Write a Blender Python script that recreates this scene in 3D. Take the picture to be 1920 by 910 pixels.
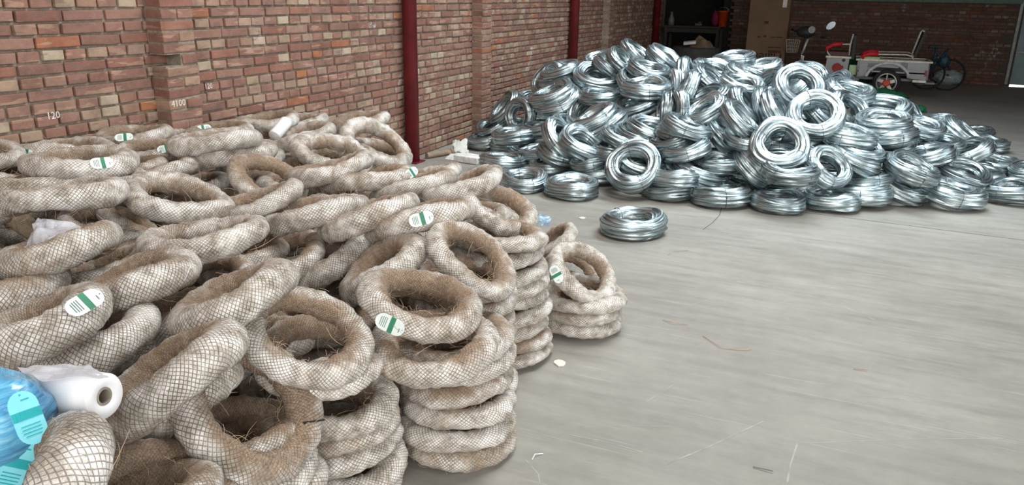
import bpy, bmesh, math, random
import numpy as np
from mathutils import Vector, Matrix, noise as mnoise

for o in list(bpy.data.objects): bpy.data.objects.remove(o)
S = bpy.context.scene
COL = S.collection
rnd = random.Random(7)
PI = math.pi

# ---------------------------------------------------------------- camera
F = 1450.0
CAMZ = 1.5
def _n(v):
    v = np.array(v, float); return v/np.linalg.norm(v)
_up = _n([79, -4488, -1450]); _Y = _n([642, -457, 1450]); _Y = _n(_Y-_up*np.dot(_up, _Y)); _X = np.cross(_Y, _up)
M = np.array([_X, _Y, _up])            # photo camera frame (x right, y down, z forward) -> world
CAMP = np.array([0, 0, CAMZ])
cam = bpy.data.cameras.new('camera'); camo = bpy.data.objects.new('camera', cam); COL.objects.link(camo)
R3 = np.column_stack([M[:, 0], -M[:, 1], -M[:, 2]])
mw = Matrix([list(R3[0])+[0], list(R3[1])+[0], list(R3[2])+[CAMZ], [0, 0, 0, 1]])
camo.matrix_world = mw
cam.sensor_width = 36; cam.lens = F/1920*36; cam.clip_start = .05
S.camera = camo
def ray(px, py): return M@np.array([(px-960)/F, (py-455)/F, 1.])
def at_depth(px, py, Z): return CAMP+ray(px, py)*Z
def at_z(px, py, z=0.):
    r = ray(px, py); return CAMP+r*((z-CAMZ)/r[2])
def at_y(px, py, y):
    r = ray(px, py); return CAMP+r*(y/r[1])
def at_x(px, py, x):
    r = ray(px, py); return CAMP+r*(x/r[0])
def depth_z(px, py, z): return (z-CAMZ)/ray(px, py)[2]
def project(p):
    q = M.T@(np.array(p)-CAMP); return 960+F*q[0]/q[2], 455+F*q[1]/q[2], q[2]

# ---------------------------------------------------------------- world, lights, exposure
w = bpy.data.worlds.new('world'); S.world = w; w.use_nodes = True
w.node_tree.nodes['Background'].inputs[0].default_value = (.80, .90, 1.0, 1)
w.node_tree.nodes['Background'].inputs[1].default_value = .26
S.view_settings.view_transform = 'Standard'; S.view_settings.look = 'None'
S.view_settings.gamma = 1; S.view_settings.use_curve_mapping = False
S.view_settings.exposure = -0.60
def area(name, loc, target, sx, sy, power, col=(1, 1, 1), spread=180):
    l = bpy.data.lights.new(name, 'AREA'); l.shape = 'RECTANGLE'; l.size = sx; l.size_y = sy; l.energy = power; l.color = col
    o = bpy.data.objects.new(name, l); COL.objects.link(o); o.location = loc
    o.rotation_euler = (Vector(target)-Vector(loc)).to_track_quat('-Z', 'Y').to_euler(); l.spread = math.radians(spread)
    return o
area('gate_daylight', (2.5, -4.0, 2.6), (-.6, 2.6, 0), 6, 4, 430, (1, .97, .93), 130)
area('side_daylight', (8.5, 3.5, 2.8), (-1, 4.3, 0), 6, 3.6, 330, (.95, .98, 1), 130)
area('skylight_near', (-.7, 3.4, 5.0), (-1.3, 2.3, 0), 1.6, 2.2, 320, (1, .98, .95))
area('skylight_far', (-.2, 7.6, 5.0), (-.6, 7.2, 0), 5.0, 1.6, 360, (.84, .95, 1), 125)

# ---------------------------------------------------------------- helpers
def tag(o, label=None, cat=None, group=None, kind=None):
    if label: o['label'] = label
    if cat: o['category'] = cat
    if group: o['group'] = group
    if kind: o['kind'] = kind
    return o
def link(name, me, parent=None, loc=None):
    o = bpy.data.objects.new(name, me); COL.objects.link(o)
    if parent is not None: o.parent = parent
    if loc is not None: o.location = loc
    return o
def empty(name, loc, rz=0.):
    o = bpy.data.objects.new(name, None); COL.objects.link(o); o.location = loc; o.rotation_euler = (0, 0, rz); o.empty_display_size = .1
    return o
def mesh_from(name, verts, faces, mat=None, smooth=False, uvs=None):
    me = bpy.data.meshes.new(name); me.from_pydata([tuple(v) for v in verts], [], faces); me.update()
    if mat: me.materials.append(mat)
    if smooth: me.polygons.foreach_set('use_smooth', [True]*len(me.polygons))
    if uvs is not None:
        uv = me.uv_layers.new(name='UVMap')
        li = np.zeros(len(me.loops), int); me.loops.foreach_get('vertex_index', li)
        uv.data.foreach_set('uv', np.array(uvs)[li].ravel())
    return me
class MB:
    def __init__(s): s.v = []; s.f = []
    def box(s, c, d, rot=None):
        i = len(s.v)
        R = rot if rot is not None else Matrix.Identity(3)
        for dz in (-.5, .5):
            for dx, dy in ((-.5, -.5), (.5, -.5), (.5, .5), (-.5, .5)):
                s.v.append(Vector(c)+R@Vector((dx*d[0], dy*d[1], dz*d[2])))
        for q in ((3, 2, 1, 0), (4, 5, 6, 7), (0, 1, 5, 4), (1, 2, 6, 5), (2, 3, 7, 6), (3, 0, 4, 7)): s.f.append(tuple(i+k for k in q))
        return s
    def bar(s, a, b, wd, ht):
        a = Vector(a); b = Vector(b); d = b-a; q = d.to_track_quat('X', 'Z').to_matrix()
        return s.box((a+b)/2, (d.length, wd, ht), q)
    def tube(s, pts, r, n=8, cap=True):
        pts = [Vector(p) for p in pts]; rs = r if isinstance(r, (list, tuple)) else [r]*len(pts)
        base = len(s.v); pu = None
        for k, p in enumerate(pts):
            if k == 0: d = pts[1]-p
            elif k == len(pts)-1: d = p-pts[-2]
            else: d = (pts[k+1]-pts[k-1])
            d.normalize()
            if pu is None:
                pu = d.orthogonal().normalized()
            else:
                pu = (pu-d*pu.dot(d)); pu = pu.normalized() if pu.length > 1e-6 else d.orthogonal().normalized()
            pv = d.cross(pu)
            for j in range(n):
                a = 2*PI*j/n; s.v.append(p+(pu*math.cos(a)+pv*math.sin(a))*rs[k])
        for k in range(len(pts)-1):
            for j in range(n):
                a = base+k*n+j; b = base+k*n+(j+1) % n
                s.f.append((a, b, b+n, a+n))
        if cap:
            s.f.append(tuple(base+j for j in reversed(range(n))))
            e = base+(len(pts)-1)*n; s.f.append(tuple(e+j for j in range(n)))
        return s
    def prism(s, poly, y0, y1):             # polygon in x,z extruded along y
        i = len(s.v); n = len(poly)
        for y in (y0, y1):
            for p in poly: s.v.append(Vector((p[0], y, p[1])))
        s.f.append(tuple(i+k for k in range(n))); s.f.append(tuple(i+n+k for k in reversed(range(n))))
        for k in range(n): s.f.append((i+(k+1) % n, i+k, i+n+k, i+n+(k+1) % n))
        return s
    def lathe(s, prof, n=24, axis='z', c=(0, 0, 0)):
        base = len(s.v)
        for (r, h) in prof:
            for j in range(n):
                a = 2*PI*j/n
                p = (r*math.cos(a), r*math.sin(a), h)
                if axis == 'y': p = (p[0], p[2], p[1])
                if axis == 'x': p = (p[2], p[0], p[1])
                s.v.append(Vector(c)+Vector(p))
        for k in range(len(prof)-1):
            for j in range(n):
                a = base+k*n+j; b = base+k*n+(j+1) % n
                s.f.append((a, b, b+n, a+n))
        return s
    def mesh(s, name, mat, smooth=False, bevel=0):
        me = mesh_from(name, s.v, s.f, mat, smooth)
        if bevel:
            bm = bmesh.new(); bm.from_mesh(me); bmesh.ops.recalc_face_normals(bm, faces=bm.faces)
            bmesh.ops.bevel(bm, geom=[e for e in bm.edges if len(e.link_faces) == 2 and e.calc_face_angle(0) > .5], offset=bevel, segments=2, affect='EDGES', profile=.6)
            bm.to_mesh(me); bm.free()
        else:
            bm = bmesh.new(); bm.from_mesh(me); bmesh.ops.recalc_face_normals(bm, faces=bm.faces); bm.to_mesh(me); bm.free()
        return me
    def obj(s, name, mat, parent=None, smooth=False, bevel=0, loc=None):
        return link(name, s.mesh(name, mat, smooth, bevel), parent, loc)

# ---------------------------------------------------------------- materials
class NT:
    def __init__(s, name):
        s.m = bpy.data.materials.new(name); s.m.use_nodes = True; s.t = s.m.node_tree; s.n = s.t.nodes; s.b = s.n['Principled BSDF']
    def add(s, typ, **kw):
        x = s.n.new(typ)
        for k, v in kw.items():
            if hasattr(x, k): setattr(x, k, v)
            else: x.inputs[k.replace('_', ' ')].default_value = v
        return x
    def l(s, a, b): s.t.links.new(a, b)
    def math(s, op, a, b=None, c=None, clamp=False):
        x = s.n.new('ShaderNodeMath'); x.operation = op; x.use_clamp = clamp
        for i, v in enumerate((a, b, c)):
            if v is None: continue
            if isinstance(v, (int, float)): x.inputs[i].default_value = v
            else: s.l(v, x.inputs[i])
        return x.outputs[0]
    def noise(s, vec, scale, detail=3, rough=.55, w=None):
        x = s.n.new('ShaderNodeTexNoise'); x.inputs['Scale'].default_value = scale; x.inputs['Detail'].default_value = detail; x.inputs['Roughness'].default_value = rough
        if vec is not None: s.l(vec, x.inputs['Vector'])
        if w is not None:
            x.noise_dimensions = '4D'; s.l(w, x.inputs['W'])
        return x.outputs['Fac']
    def ramp(s, fac, stops, interp='LINEAR'):
        x = s.n.new('ShaderNodeValToRGB'); x.color_ramp.interpolation = interp
        e = x.color_ramp.elements
        while len(e) < len(stops): e.new(.5)
        for k, (p, c) in enumerate(stops):
            e[k].position = p; e[k].color = (c if len(c) == 4 else (*c, 1)) if isinstance(c, tuple) else (c, c, c, 1)
        s.l(fac, x.inputs[0]); return x.outputs[0]
    def mix(s, fac, a, b, mode='MIX'):
        x = s.n.new('ShaderNodeMix'); x.data_type = 'RGBA'; x.blend_type = mode
        if isinstance(fac, (int, float)): x.inputs[0].default_value = fac
        else: s.l(fac, x.inputs[0])
        for i, v in ((6, a), (7, b)):
            if isinstance(v, tuple): x.inputs[i].default_value = (*v[:3], 1)
            else: s.l(v, x.inputs[i])
        return x.outputs[2]
    def bump(s, h, strength=.3, dist=.005):
        x = s.n.new('ShaderNodeBump'); x.inputs['Strength'].default_value = strength; x.inputs['Distance'].default_value = dist
        s.l(h, x.inputs['Height']); s.l(x.outputs[0], s.b.inputs['Normal']); return x
def plain(name, col, rough=.6, metal=0., var=.25, scale=18., spec=.4, bump=0.):
    t = NT(name); tc = t.add('ShaderNodeTexCoord')
    n = t.noise(tc.outputs['Object'], scale, 4)
    c = t.ramp(n, [(.3, tuple(x*(1-var) for x in col)), (.7, tuple(min(1, x*(1+var)) for x in col))])
    t.l(c, t.b.inputs['Base Color']); t.b.inputs['Roughness'].default_value = rough; t.b.inputs['Metallic'].default_value = metal
    t.b.inputs['Specular IOR Level'].default_value = spec
    if bump: t.bump(n, bump, .003)
    return t.m

def brick_material(name, dark=1.0):
    t = NT(name); geo = t.add('ShaderNodeNewGeometry'); oi = t.add('ShaderNodeObjectInfo')
    at = t.add('ShaderNodeAttribute'); at.attribute_name = 'brnd'
    r = t.math('FRACT', t.math('ADD', t.math('MULTIPLY', oi.outputs['Random'], 7.31), at.outputs['Fac']))
    hd = t.add('ShaderNodeAttribute'); hd.attribute_name = 'head'
    # palette: stretchers red, headers paler
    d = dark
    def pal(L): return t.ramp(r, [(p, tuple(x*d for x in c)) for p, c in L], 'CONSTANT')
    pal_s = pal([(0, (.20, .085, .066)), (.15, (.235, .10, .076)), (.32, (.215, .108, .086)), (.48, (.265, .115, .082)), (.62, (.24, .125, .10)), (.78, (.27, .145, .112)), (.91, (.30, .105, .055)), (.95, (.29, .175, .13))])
    pal_h = pal([(0, (.255, .13, .10)), (.18, (.29, .17, .125)), (.36, (.265, .145, .115)), (.52, (.34, .245, .175)), (.64, (.25, .12, .095)), (.76, (.33, .225, .165)), (.88, (.42, .34, .25)), (.94, (.35, .13, .055)), (.965, (.29, .19, .155))])
    base = t.mix(hd.outputs['Fac'], pal_s, pal_h)
    P = geo.outputs['Position']
    n1 = t.noise(P, 9, 5, .65); n2 = t.noise(P, 60, 4, .7)
    # firing streaks running diagonally across the brick faces
    mp = t.add('ShaderNodeMapping'); t.l(P, mp.inputs[0]); mp.inputs['Rotation'].default_value = (.45, 0, 0); mp.inputs['Scale'].default_value = (1, 3.2, 15)
    n3 = t.noise(mp.outputs[0], 1.5, 2, .5)
    base = t.mix(t.math('MULTIPLY', t.ramp(n3, [(.60, 0.), (.63, 1.)]), .55), base, (.44*d, .29*d, .205*d))
    base = t.mix(t.math('MULTIPLY', t.ramp(n3, [(.33, 1.), (.36, 0.)]), .5), base, (.12*d, .085*d, .078*d))
    base = t.mix(.16, base, (.30*d, .225*d, .165*d))
    base = t.mix(.75, base, t.ramp(n1, [(.25, .55), (.5, 1.), (.8, 1.4)]), 'MULTIPLY')
    base = t.mix(t.math('MULTIPLY', t.ramp(n2, [(.60, 0.), (.74, 1.)]), .35), base, (.42*d, .36*d, .30*d))
    # patches of lime on a few bricks
    n4 = t.noise(P, 2.2, 3, .6); n5 = t.noise(P, 22, 3, .7)
    wm = t.math('MULTIPLY', t.ramp(n4, [(.63, 0.), (.68, 1.)]), t.ramp(n5, [(.46, 0.), (.56, 1.)]))
    base = t.mix(t.math('MULTIPLY', wm, .7), base, (.60*d, .58*d, .55*d))
    t.l(base, t.b.inputs['Base Color']); t.b.inputs['Roughness'].default_value = .88; t.b.inputs['Specular IOR Level'].default_value = .2
    t.bump(t.math('ADD', n2, n1), .6, .006)
    return t.m
def mortar_material(name, col):
    t = NT(name); geo = t.add('ShaderNodeNewGeometry'); n = t.noise(geo.outputs['Position'], 30, 5, .7)
    t.l(t.ramp(n, [(.3, tuple(c*.55 for c in col)), (.7, tuple(c*1.15 for c in col))]), t.b.inputs['Base Color']); t.b.inputs['Roughness'].default_value = .95
    t.bump(n, .8, .01); return t.m
def far_brick_material(name, d=1.0):
    t = NT(name); geo = t.add('ShaderNodeNewGeometry')
    sp = t.add('ShaderNodeSeparateXYZ'); t.l(geo.outputs['Position'], sp.inputs[0])
    cb = t.add('ShaderNodeCombineXYZ'); t.l(t.math('ADD', sp.outputs[0], sp.outputs[1]), cb.inputs[0]); t.l(sp.outputs[2], cb.inputs[1])
    b = t.add('ShaderNodeTexBrick'); t.l(cb.outputs[0], b.inputs['Vector']); b.inputs['Scale'].default_value = 1
    b.inputs['Brick Width'].default_value = .25; b.inputs['Row Height'].default_value = .063; b.inputs['Mortar Size'].default_value = .006
    b.inputs['Color1'].default_value = (.22*d, .08*d, .055*d, 1); b.inputs['Color2'].default_value = (.30*d, .15*d, .11*d, 1); b.inputs['Mortar'].default_value = (.16*d, .14*d, .12*d, 1)
    t.l(b.outputs[0], t.b.inputs['Base Color']); t.b.inputs['Roughness'].default_value = .9; return t.m

def floor_material():
    t = NT('concrete_floor'); geo = t.add('ShaderNodeNewGeometry'); P = geo.outputs['Position']
    n1 = t.noise(P, .9, 5, .6); n2 = t.noise(P, 14, 6, .7)
    mp = t.add('ShaderNodeMapping'); t.l(P, mp.inputs[0]); mp.inputs['Rotation'].default_value = (0, 0, .35); mp.inputs['Scale'].default_value = (1.1, 7, 1)
    n3 = t.noise(mp.outputs[0], 1.6, 6, .7)
    c = t.ramp(n1, [(.3, (.235, .222, .195)), (.7, (.325, .31, .278))])
    c = t.mix(.6, c, t.ramp(n3, [(.3, .72), (.5, 1.), (.72, 1.22)]), 'MULTIPLY')
    c = t.mix(.5, c, t.ramp(n2, [(.3, .85), (.7, 1.12)]), 'MULTIPLY')
    # fine pale scuffs in several directions
    for rz, sc in ((.5, 3.), (-.7, 2.2), (1.2, 2.6)):
        mq = t.add('ShaderNodeMapping'); t.l(P, mq.inputs[0]); mq.inputs['Rotation'].default_value = (0, 0, rz); mq.inputs['Scale'].default_value = (.5, 22, 1)
        s = t.noise(mq.outputs[0], sc, 3, .6)
        c = t.mix(t.math('MULTIPLY', t.ramp(s, [(.66, 0.), (.70, 1.)]), .28), c, (.52, .50, .47))
    t.l(c, t.b.inputs['Base Color'])
    t.l(t.ramp(n3, [(.3, .42), (.7, .66)]), t.b.inputs['Roughness']); t.b.inputs['Specular IOR Level'].default_value = .35
    t.bump(n2, .12, .003); return t.m

def galv_material():
    t = NT('galvanised_wire'); uv = t.add('ShaderNodeUVMap'); oi = t.add('ShaderNodeObjectInfo')
    mp = t.add('ShaderNodeMapping'); t.l(uv.outputs[0], mp.inputs[0]); mp.inputs['Scale'].default_value = (5, 46, 1)
    n = t.noise(mp.outputs[0], 1.0, 3, .6, oi.outputs['Random'])
    mp2 = t.add('ShaderNodeMapping'); t.l(uv.outputs[0], mp2.inputs[0]); mp2.inputs['Scale'].default_value = (14, 120, 1)
    n2 = t.noise(mp2.outputs[0], 1.0, 2, .5)
    c = t.ramp(n, [(.32, (.08, .115, .13)), (.47, (.31, .385, .41)), (.62, (.72, .80, .81))])
    c = t.mix(.6, c, t.ramp(oi.outputs['Random'], [(0, .62), (.5, .92), (1, 1.15)]), 'MULTIPLY')
    t.l(c, t.b.inputs['Base Color']); t.b.inputs['Metallic'].default_value = .92
    t.l(t.ramp(n2, [(.3, .24), (.7, .42)]), t.b.inputs['Roughness'])
    t.bump(t.math('ADD', n, n2), .55, .004); return t.m

def hessian_material():
    t = NT('netted_wrapping'); uv = t.add('ShaderNodeUVMap'); oi = t.add('ShaderNodeObjectInfo'); tc = t.add('ShaderNodeTexCoord')
    rn = oi.outputs['Random']
    sp = t.add('ShaderNodeSeparateXYZ'); t.l(uv.outputs[0], sp.inputs[0]); U, V = sp.outputs[0], sp.outputs[1]
    wob = t.math('MULTIPLY', t.math('SUBTRACT', t.noise(tc.outputs['Object'], 9, 2, .5, rn), .5), 2.6)
    wob2 = t.math('MULTIPLY', t.math('SUBTRACT', t.noise(tc.outputs['Object'], 7, 2, .5, t.math('ADD', rn, 3.)), .5), 2.6)
    def lines(su, sv, wb, thr):
        x = t.math('ADD', t.math('ADD', t.math('MULTIPLY', U, su), t.math('MULTIPLY', V, sv)), wb)
        f = t.math('ABSOLUTE', t.math('SUBTRACT', t.math('FRACT', x), .5))
        return t.math('SUBTRACT', 1.0, t.math('DIVIDE', f, thr, clamp=True))
    net = t.math('MAXIMUM', lines(92, 21, wob, .125), lines(92, -21, wob2, .125))
    net = t.math('MULTIPLY', net, t.ramp(t.noise(tc.outputs['Object'], 14, 3, .6, t.math('ADD', rn, 7.)), [(.30, .25), (.55, 1.)]))
    # film underneath, bright with cloudy patches and creases
    nf = t.noise(tc.outputs['Object'], 24, 5, .72, rn); nf2 = t.noise(tc.outputs['Object'], 8, 3, .6, t.math('ADD', rn, 2.))
    film = t.ramp(t.math('ADD', t.math('MULTIPLY', nf, .65), t.math('MULTIPLY', nf2, .35)), [(.38, (.24, .21, .17)), (.47, (.52, .485, .43)), (.58, (1.0, .98, .95))])
    # brown loose hessian fuzz: inner side of the ring and random patches
    cosv = t.math('COSINE', t.math('MULTIPLY', V, 2*PI))      # +1 outside, -1 inside
    nb = t.noise(tc.outputs['Object'], 6.0, 6, .68, t.math('MULTIPLY', rn, 9.))
    mask = t.math('ADD', t.math('MULTIPLY', nb, 2.0), t.math('MULTIPLY', cosv, -.34))
    mask = t.math('ADD', mask, t.math('MULTIPLY', t.math('SUBTRACT', rn, .5), .45))
    mfac = t.ramp(t.math('MULTIPLY', mask, .5), [(.43, 0.), (.505, .5), (.60, 1.)])
    fz = t.noise(tc.outputs['Object'], 70, 6, .85, rn)
    wv = t.add('ShaderNodeTexWave'); wv.inputs['Scale'].default_value = 34; wv.inputs['Distortion'].default_value = 14; wv.inputs['Detail'].default_value = 3; wv.inputs['Detail Scale'].default_value = 2.5; t.l(tc.outputs['Object'], wv.inputs['Vector'])
    strand = t.ramp(wv.outputs['Fac'], [(.55, 0.), (.95, 1.)])
    brown = t.ramp(fz, [(.30, (.09, .055, .032)), (.5, (.27, .172, .102)), (.70, (.50, .355, .225))])
    brown = t.mix(t.math('MULTIPLY', strand, .45), brown, (.52, .39, .28))
    base = t.mix(t.math('MULTIPLY', net, .66), film, (.23, .165, .115))
    hz = t.noise(tc.outputs['Object'], 48, 5, .75, rn)
    base = t.mix(t.ramp(hz, [(.42, .05), (.66, .42)]), base, (.36, .27, .18))
    base = t.mix(t.math('MULTIPLY', mfac, .88), base, brown)
    base = t.mix(t.math('MULTIPLY', net, .30), base, (.16, .11, .075))
    t.l(base, t.b.inputs['Base Color'])
    t.l(t.mix(mfac, t.mix(net, (.17, .17, .17), (.8, .8, .8)), (.95, .95, .95)), t.b.inputs['Roughness'])
    t.b.inputs['Specular IOR Level'].default_value = .6
    h = t.math('ADD', t.math('MULTIPLY', net, .7), t.math('ADD', t.math('MULTIPLY', nf, 1.6), t.math('MULTIPLY', fz, t.math('MULTIPLY', mfac, 1.6))))
    t.bump(h, .85, .0045); return t.m

def film_material(name, col, alpha=.5, rough=.25):
    t = NT(name); tc = t.add('ShaderNodeTexCoord'); n = t.noise(tc.outputs['Object'], 22, 4, .6)
    t.l(t.ramp(n, [(.3, tuple(c*.8 for c in col)), (.7, col)]), t.b.inputs['Base Color']); t.b.inputs['Roughness'].default_value = rough
    t.l(t.ramp(n, [(.25, alpha*.75), (.75, min(1, alpha*1.25))]), t.b.inputs['Alpha']); t.bump(n, .5, .006); return t.m

m_brick = brick_material('clay_brick'); m_mortar = mortar_material('mortar', (.30, .25, .19))
m_brick_b = brick_material('clay_brick_dimmed', .60); m_mortar_b = mortar_material('mortar_dimmed', (.10, .085, .07))  # darker copies of brick and mortar: dim light at the back put into colour
m_brick_up = far_brick_material('upper_brickwork')
m_floor = floor_material(); m_galv = galv_material(); m_net = hessian_material()
m_red = plain('red_gloss_paint', (.145, .010, .013), .38, var=.3, scale=5, spec=.5)
m_ceil = plain('roof_sheet', (.30, .31, .32), .6)
m_fibre = plain('jute_fibre', (.42, .31, .21), .9); m_tie = plain('tie_wire_steel', (.16, .17, .17), .4, .9)
m_tag = plain('tag_card', (.74, .82, .79), .5, var=.06); m_green = plain('tag_green', (.035, .22, .12), .5, var=.15); m_print = plain('tag_print', (.10, .17, .15), .7)
m_white = plain('white_film', (.86, .86, .87), .35, var=.05); m_blackp = plain('black_plastic', (.012, .012, .014), .45)
m_paper = plain('waste_paper', (.62, .60, .55), .85, var=.12); m_kraft = plain('kraft_card_dimmed', (.15, .092, .052), .85, var=.12, scale=4)  # kraft colour is darkened to carry the dim light around the carton
m_chalk = plain('chalk', (.70, .66, .62), .95)

# ---------------------------------------------------------------- structure: floor, walls, ceiling
WX = -3.635                       # face of the left brick wall
BY = 17.0                         # face of the back brick wall
FX0, FX1, FY0, FY1 = -4.4, 11.0, -5.0, 19.5
fb = MB(); fb.box(((FX0+FX1)/2, (FY0+FY1)/2, -.05), (FX1-FX0, FY1-FY0, .1))
floor = tag(fb.obj('floor', m_floor), 'smooth worn grey concrete floor with pale scratches', kind='structure')
m_joint = plain('joint_dark', (.10, .092, .085), .95); m_scr = plain('scuff_pale', (.35, .338, .308), .8)
def strip(name, pts, wd, mat, z=.0004):
    b = MB(); P = [at_z(*p) for p in pts]
    for a, c in zip(P[:-1], P[1:]):
        d = np.array([c[0]-a[0], c[1]-a[1]]); d /= np.linalg.norm(d); nrm = np.array([-d[1], d[0]])*wd/2
        i = len(b.v)
        b.v += [Vector((a[0]-nrm[0], a[1]-nrm[1], z)), Vector((a[0]+nrm[0], a[1]+nrm[1], z)), Vector((c[0]+nrm[0], c[1]+nrm[1], z)), Vector((c[0]-nrm[0], c[1]-nrm[1], z))]
        b.f.append((i, i+3, i+2, i+1))
    o = b.obj(name, mat, floor); return o
strip('expansion_joint', [(1060, 346), (1200, 364), (1430, 390), (1560, 405), (1740, 428), (1960, 456)], .010, m_joint)
strip('floor_crack', [(1353, 390), (1349, 404), (1336, 418), (1318, 431)], .006, m_joint)
for pts, wd in (([(1246, 872), (1330, 838), (1432, 790)], .006), ([(1050, 812), (1130, 828), (1205, 848)], .004), ([(1382, 528), (1480, 545), (1560, 566), (1640, 600)], .006),
                ([(1205, 758), (1262, 722)], .004), ([(1495, 832), (1482, 872), (1476, 905)], .006), ([(1500, 832), (1700, 824), (1880, 822)], .004), ([(985, 862), (1010, 890), (1012, 905)], .004),
                ([(1600, 742), (1660, 746), (1745, 757)], .004), ([(1150, 800), (1260, 800)], .003), ([(1300, 570), (1330, 562), (1420, 566)], .004)):
    strip('floor_scratch', pts, wd, m_scr)

# --- bricks
def brick_mesh(L, Hh, D, seed, mat, head):
    """box with rounded, chipped edges: local x out of the wall, y along, z up"""
    r = random.Random(seed); b = MB(); b.box((0, 0, 0), (D, L, Hh)); me = b.mesh('brick', mat, bevel=.006)
    for v in me.vertices:
        k = Vector(v.co)*31+Vector((seed, 0, 0)); v.co += mnoise.noise_vector(k)*.0035
    a = me.attributes.new('head', 'FLOAT', 'POINT'); a.data.foreach_set('value', [head]*len(me.vertices))
    a = me.attributes.new('brnd', 'FLOAT', 'POINT'); a.data.foreach_set('value', [0.]*len(me.vertices))
    return me
CH = .063; BHt = .050
BR = {}
def brick_variant(kind, k, mat):
    key = (kind, k, mat.name)
    if key not in BR:
        L, D, h = {'s': (.238, .10, 0.), 'h': (.113, .10, 1.), 'p': (.238, .115, 0.), 'q': (.1135, .115, .55)}[kind]
        BR[key] = brick_mesh(L, BHt, D, hash(kind) % 7+k*13+1 if False else {'s': 1, 'h': 2, 'p': 3, 'q': 4}[kind]*100+k*13, mat, h)
    return BR[key]
class Pool:                       # collects bricks; the 300 largest in the photo become parts, the rest one joined part
    def __init__(s): s.items = []
    def add(s, kind, pos, rotz, mat, weight, ys=1.0, xs=1.0): s.items.append((weight, kind, rnd.randrange(6), pos, rotz, mat, ys, xs))
    def build(s, parent, limit=300):
        s.items.sort(key=lambda t: -t[0])
        for it in s.items[:limit]:
            _, kind, k, pos, rz, mat, ys, xs = it
            o = link('brick', brick_variant(kind, k, mat), parent, pos)
            o.rotation_euler = (rnd.uniform(-.015, .015), rnd.uniform(-.012, .012), rz+rnd.uniform(-.02, .02)); o.scale = (xs, ys, 1)
        rest = s.items[limit:]
        if rest:
            V = []; Fc = []; hd = []; br = []
            for it in rest:
                _, kind, k, pos, rz, mat, ys, xs = it
                L, D = {'s': (.238, .10), 'h': (.113, .10), 'p': (.238, .115), 'q': (.1135, .115)}[kind]
                L *= ys; D *= xs
                ca, sa = math.cos(rz), math.sin(rz); i = len(V)
                # chamfered outward face: 12 verts
                e = .006
                X1 = D/2; base = [(-D/2, -L/2, -BHt/2), (-D/2, L/2, -BHt/2), (-D/2, L/2, BHt/2), (-D/2, -L/2, BHt/2),
                        (X1-e, -L/2, -BHt/2), (X1-e, L/2, -BHt/2), (X1-e, L/2, BHt/2), (X1-e, -L/2, BHt/2),
                        (X1, -L/2+e, -BHt/2+e), (X1, L/2-e, -BHt/2+e), (X1, L/2-e, BHt/2-e), (X1, -L/2+e, BHt/2-e)]
                j = lambda: rnd.uniform(-.002, .002)
                for (x, y, z) in base:
                    x += j(); y += j(); z += j()
                    V.append((pos[0]+x*ca-y*sa, pos[1]+x*sa+y*ca, pos[2]+z))
                for a in range(4):
                    c = (a+1) % 4
                    Fc.append((i+a, i+c, i+4+c, i+4+a)); Fc.append((i+4+a, i+4+c, i+8+c, i+8+a))
                Fc.append((i+8, i+9, i+10, i+11))
                h = 1. if kind == 'h' else (.55 if kind == 'q' else 0.); rr = rnd.random()
                hd += [h]*12; br += [rr]*12
            me = mesh_from('bricks', V, Fc, rest[0][5])
            a = me.attributes.new('head', 'FLOAT', 'POINT'); a.data.foreach_set('value', hd)
            a = me.attributes.new('brnd', 'FLOAT', 'POINT'); a.data.foreach_set('value', br)
            o = link('small_bricks', me, parent); o['kind'] = 'stuff'

HT = 1.95                         # height of individually built brickwork
wb = MB(); wb.box((WX-.12-.015, 8.1, HT/2), (.24, 17.8, HT))
wall_left = tag(wb.obj('wall_left', m_mortar), 'old red brick wall along the left with mortar joints', kind='structure')
wu = MB(); wu.box((WX-.12, 8.1, (HT+5.2)/2), (.24, 17.8, 5.2-HT)); o = wu.obj('upper_brickwork', m_brick_up, wall_left); o['kind'] = 'structure'
PIL = [(3.34, 3.585), (7.54, 7.785), (12.3, 12.56)]
pool = Pool(); y0 = 1.6; y1 = 16.55
top0 = at_x(60, 14, WX)[2]; par = int(round(top0/CH)) % 2   # course above this line is a header course
for k in range(int(HT/CH)):
    z = k*CH+CH/2; header = (k % 2 == par)
    if z < .9 and k % 4 == 1: header = not header
    y = y0-rnd.uniform(0, .2)
    while y < y1:
        mixd = rnd.random()
        hh = header if mixd > .06 else (not header)
        L = .113 if hh else .238
        pos_y = y+L/2; y += L+.014
        if any(a-.02 < pos_y < b+.02 for a, b in PIL): 
            pass
        out = rnd.uniform(-.006, .007)
        if rnd.random() < .004: continue
        Z = (M.T@(np.array([WX, pos_y, z])-CAMP))[2]
        px, py, _ = project((WX, pos_y, z))
        vis = (-15 < px < 1240) and (-12 < py < 330)
        if px < 770 and py > 330-.18*px: vis = False          # hidden behind the wrapped stock
        area_ = L/Z*abs(pos_y/Z)*BHt if Z > .3 else 0
        pool.add('h' if hh else 's', (WX-.046+out, pos_y, z), 0, m_brick, (1000 if vis else 0)+L/max(Z, .3)**2)
pool.build(wall_left)
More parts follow.
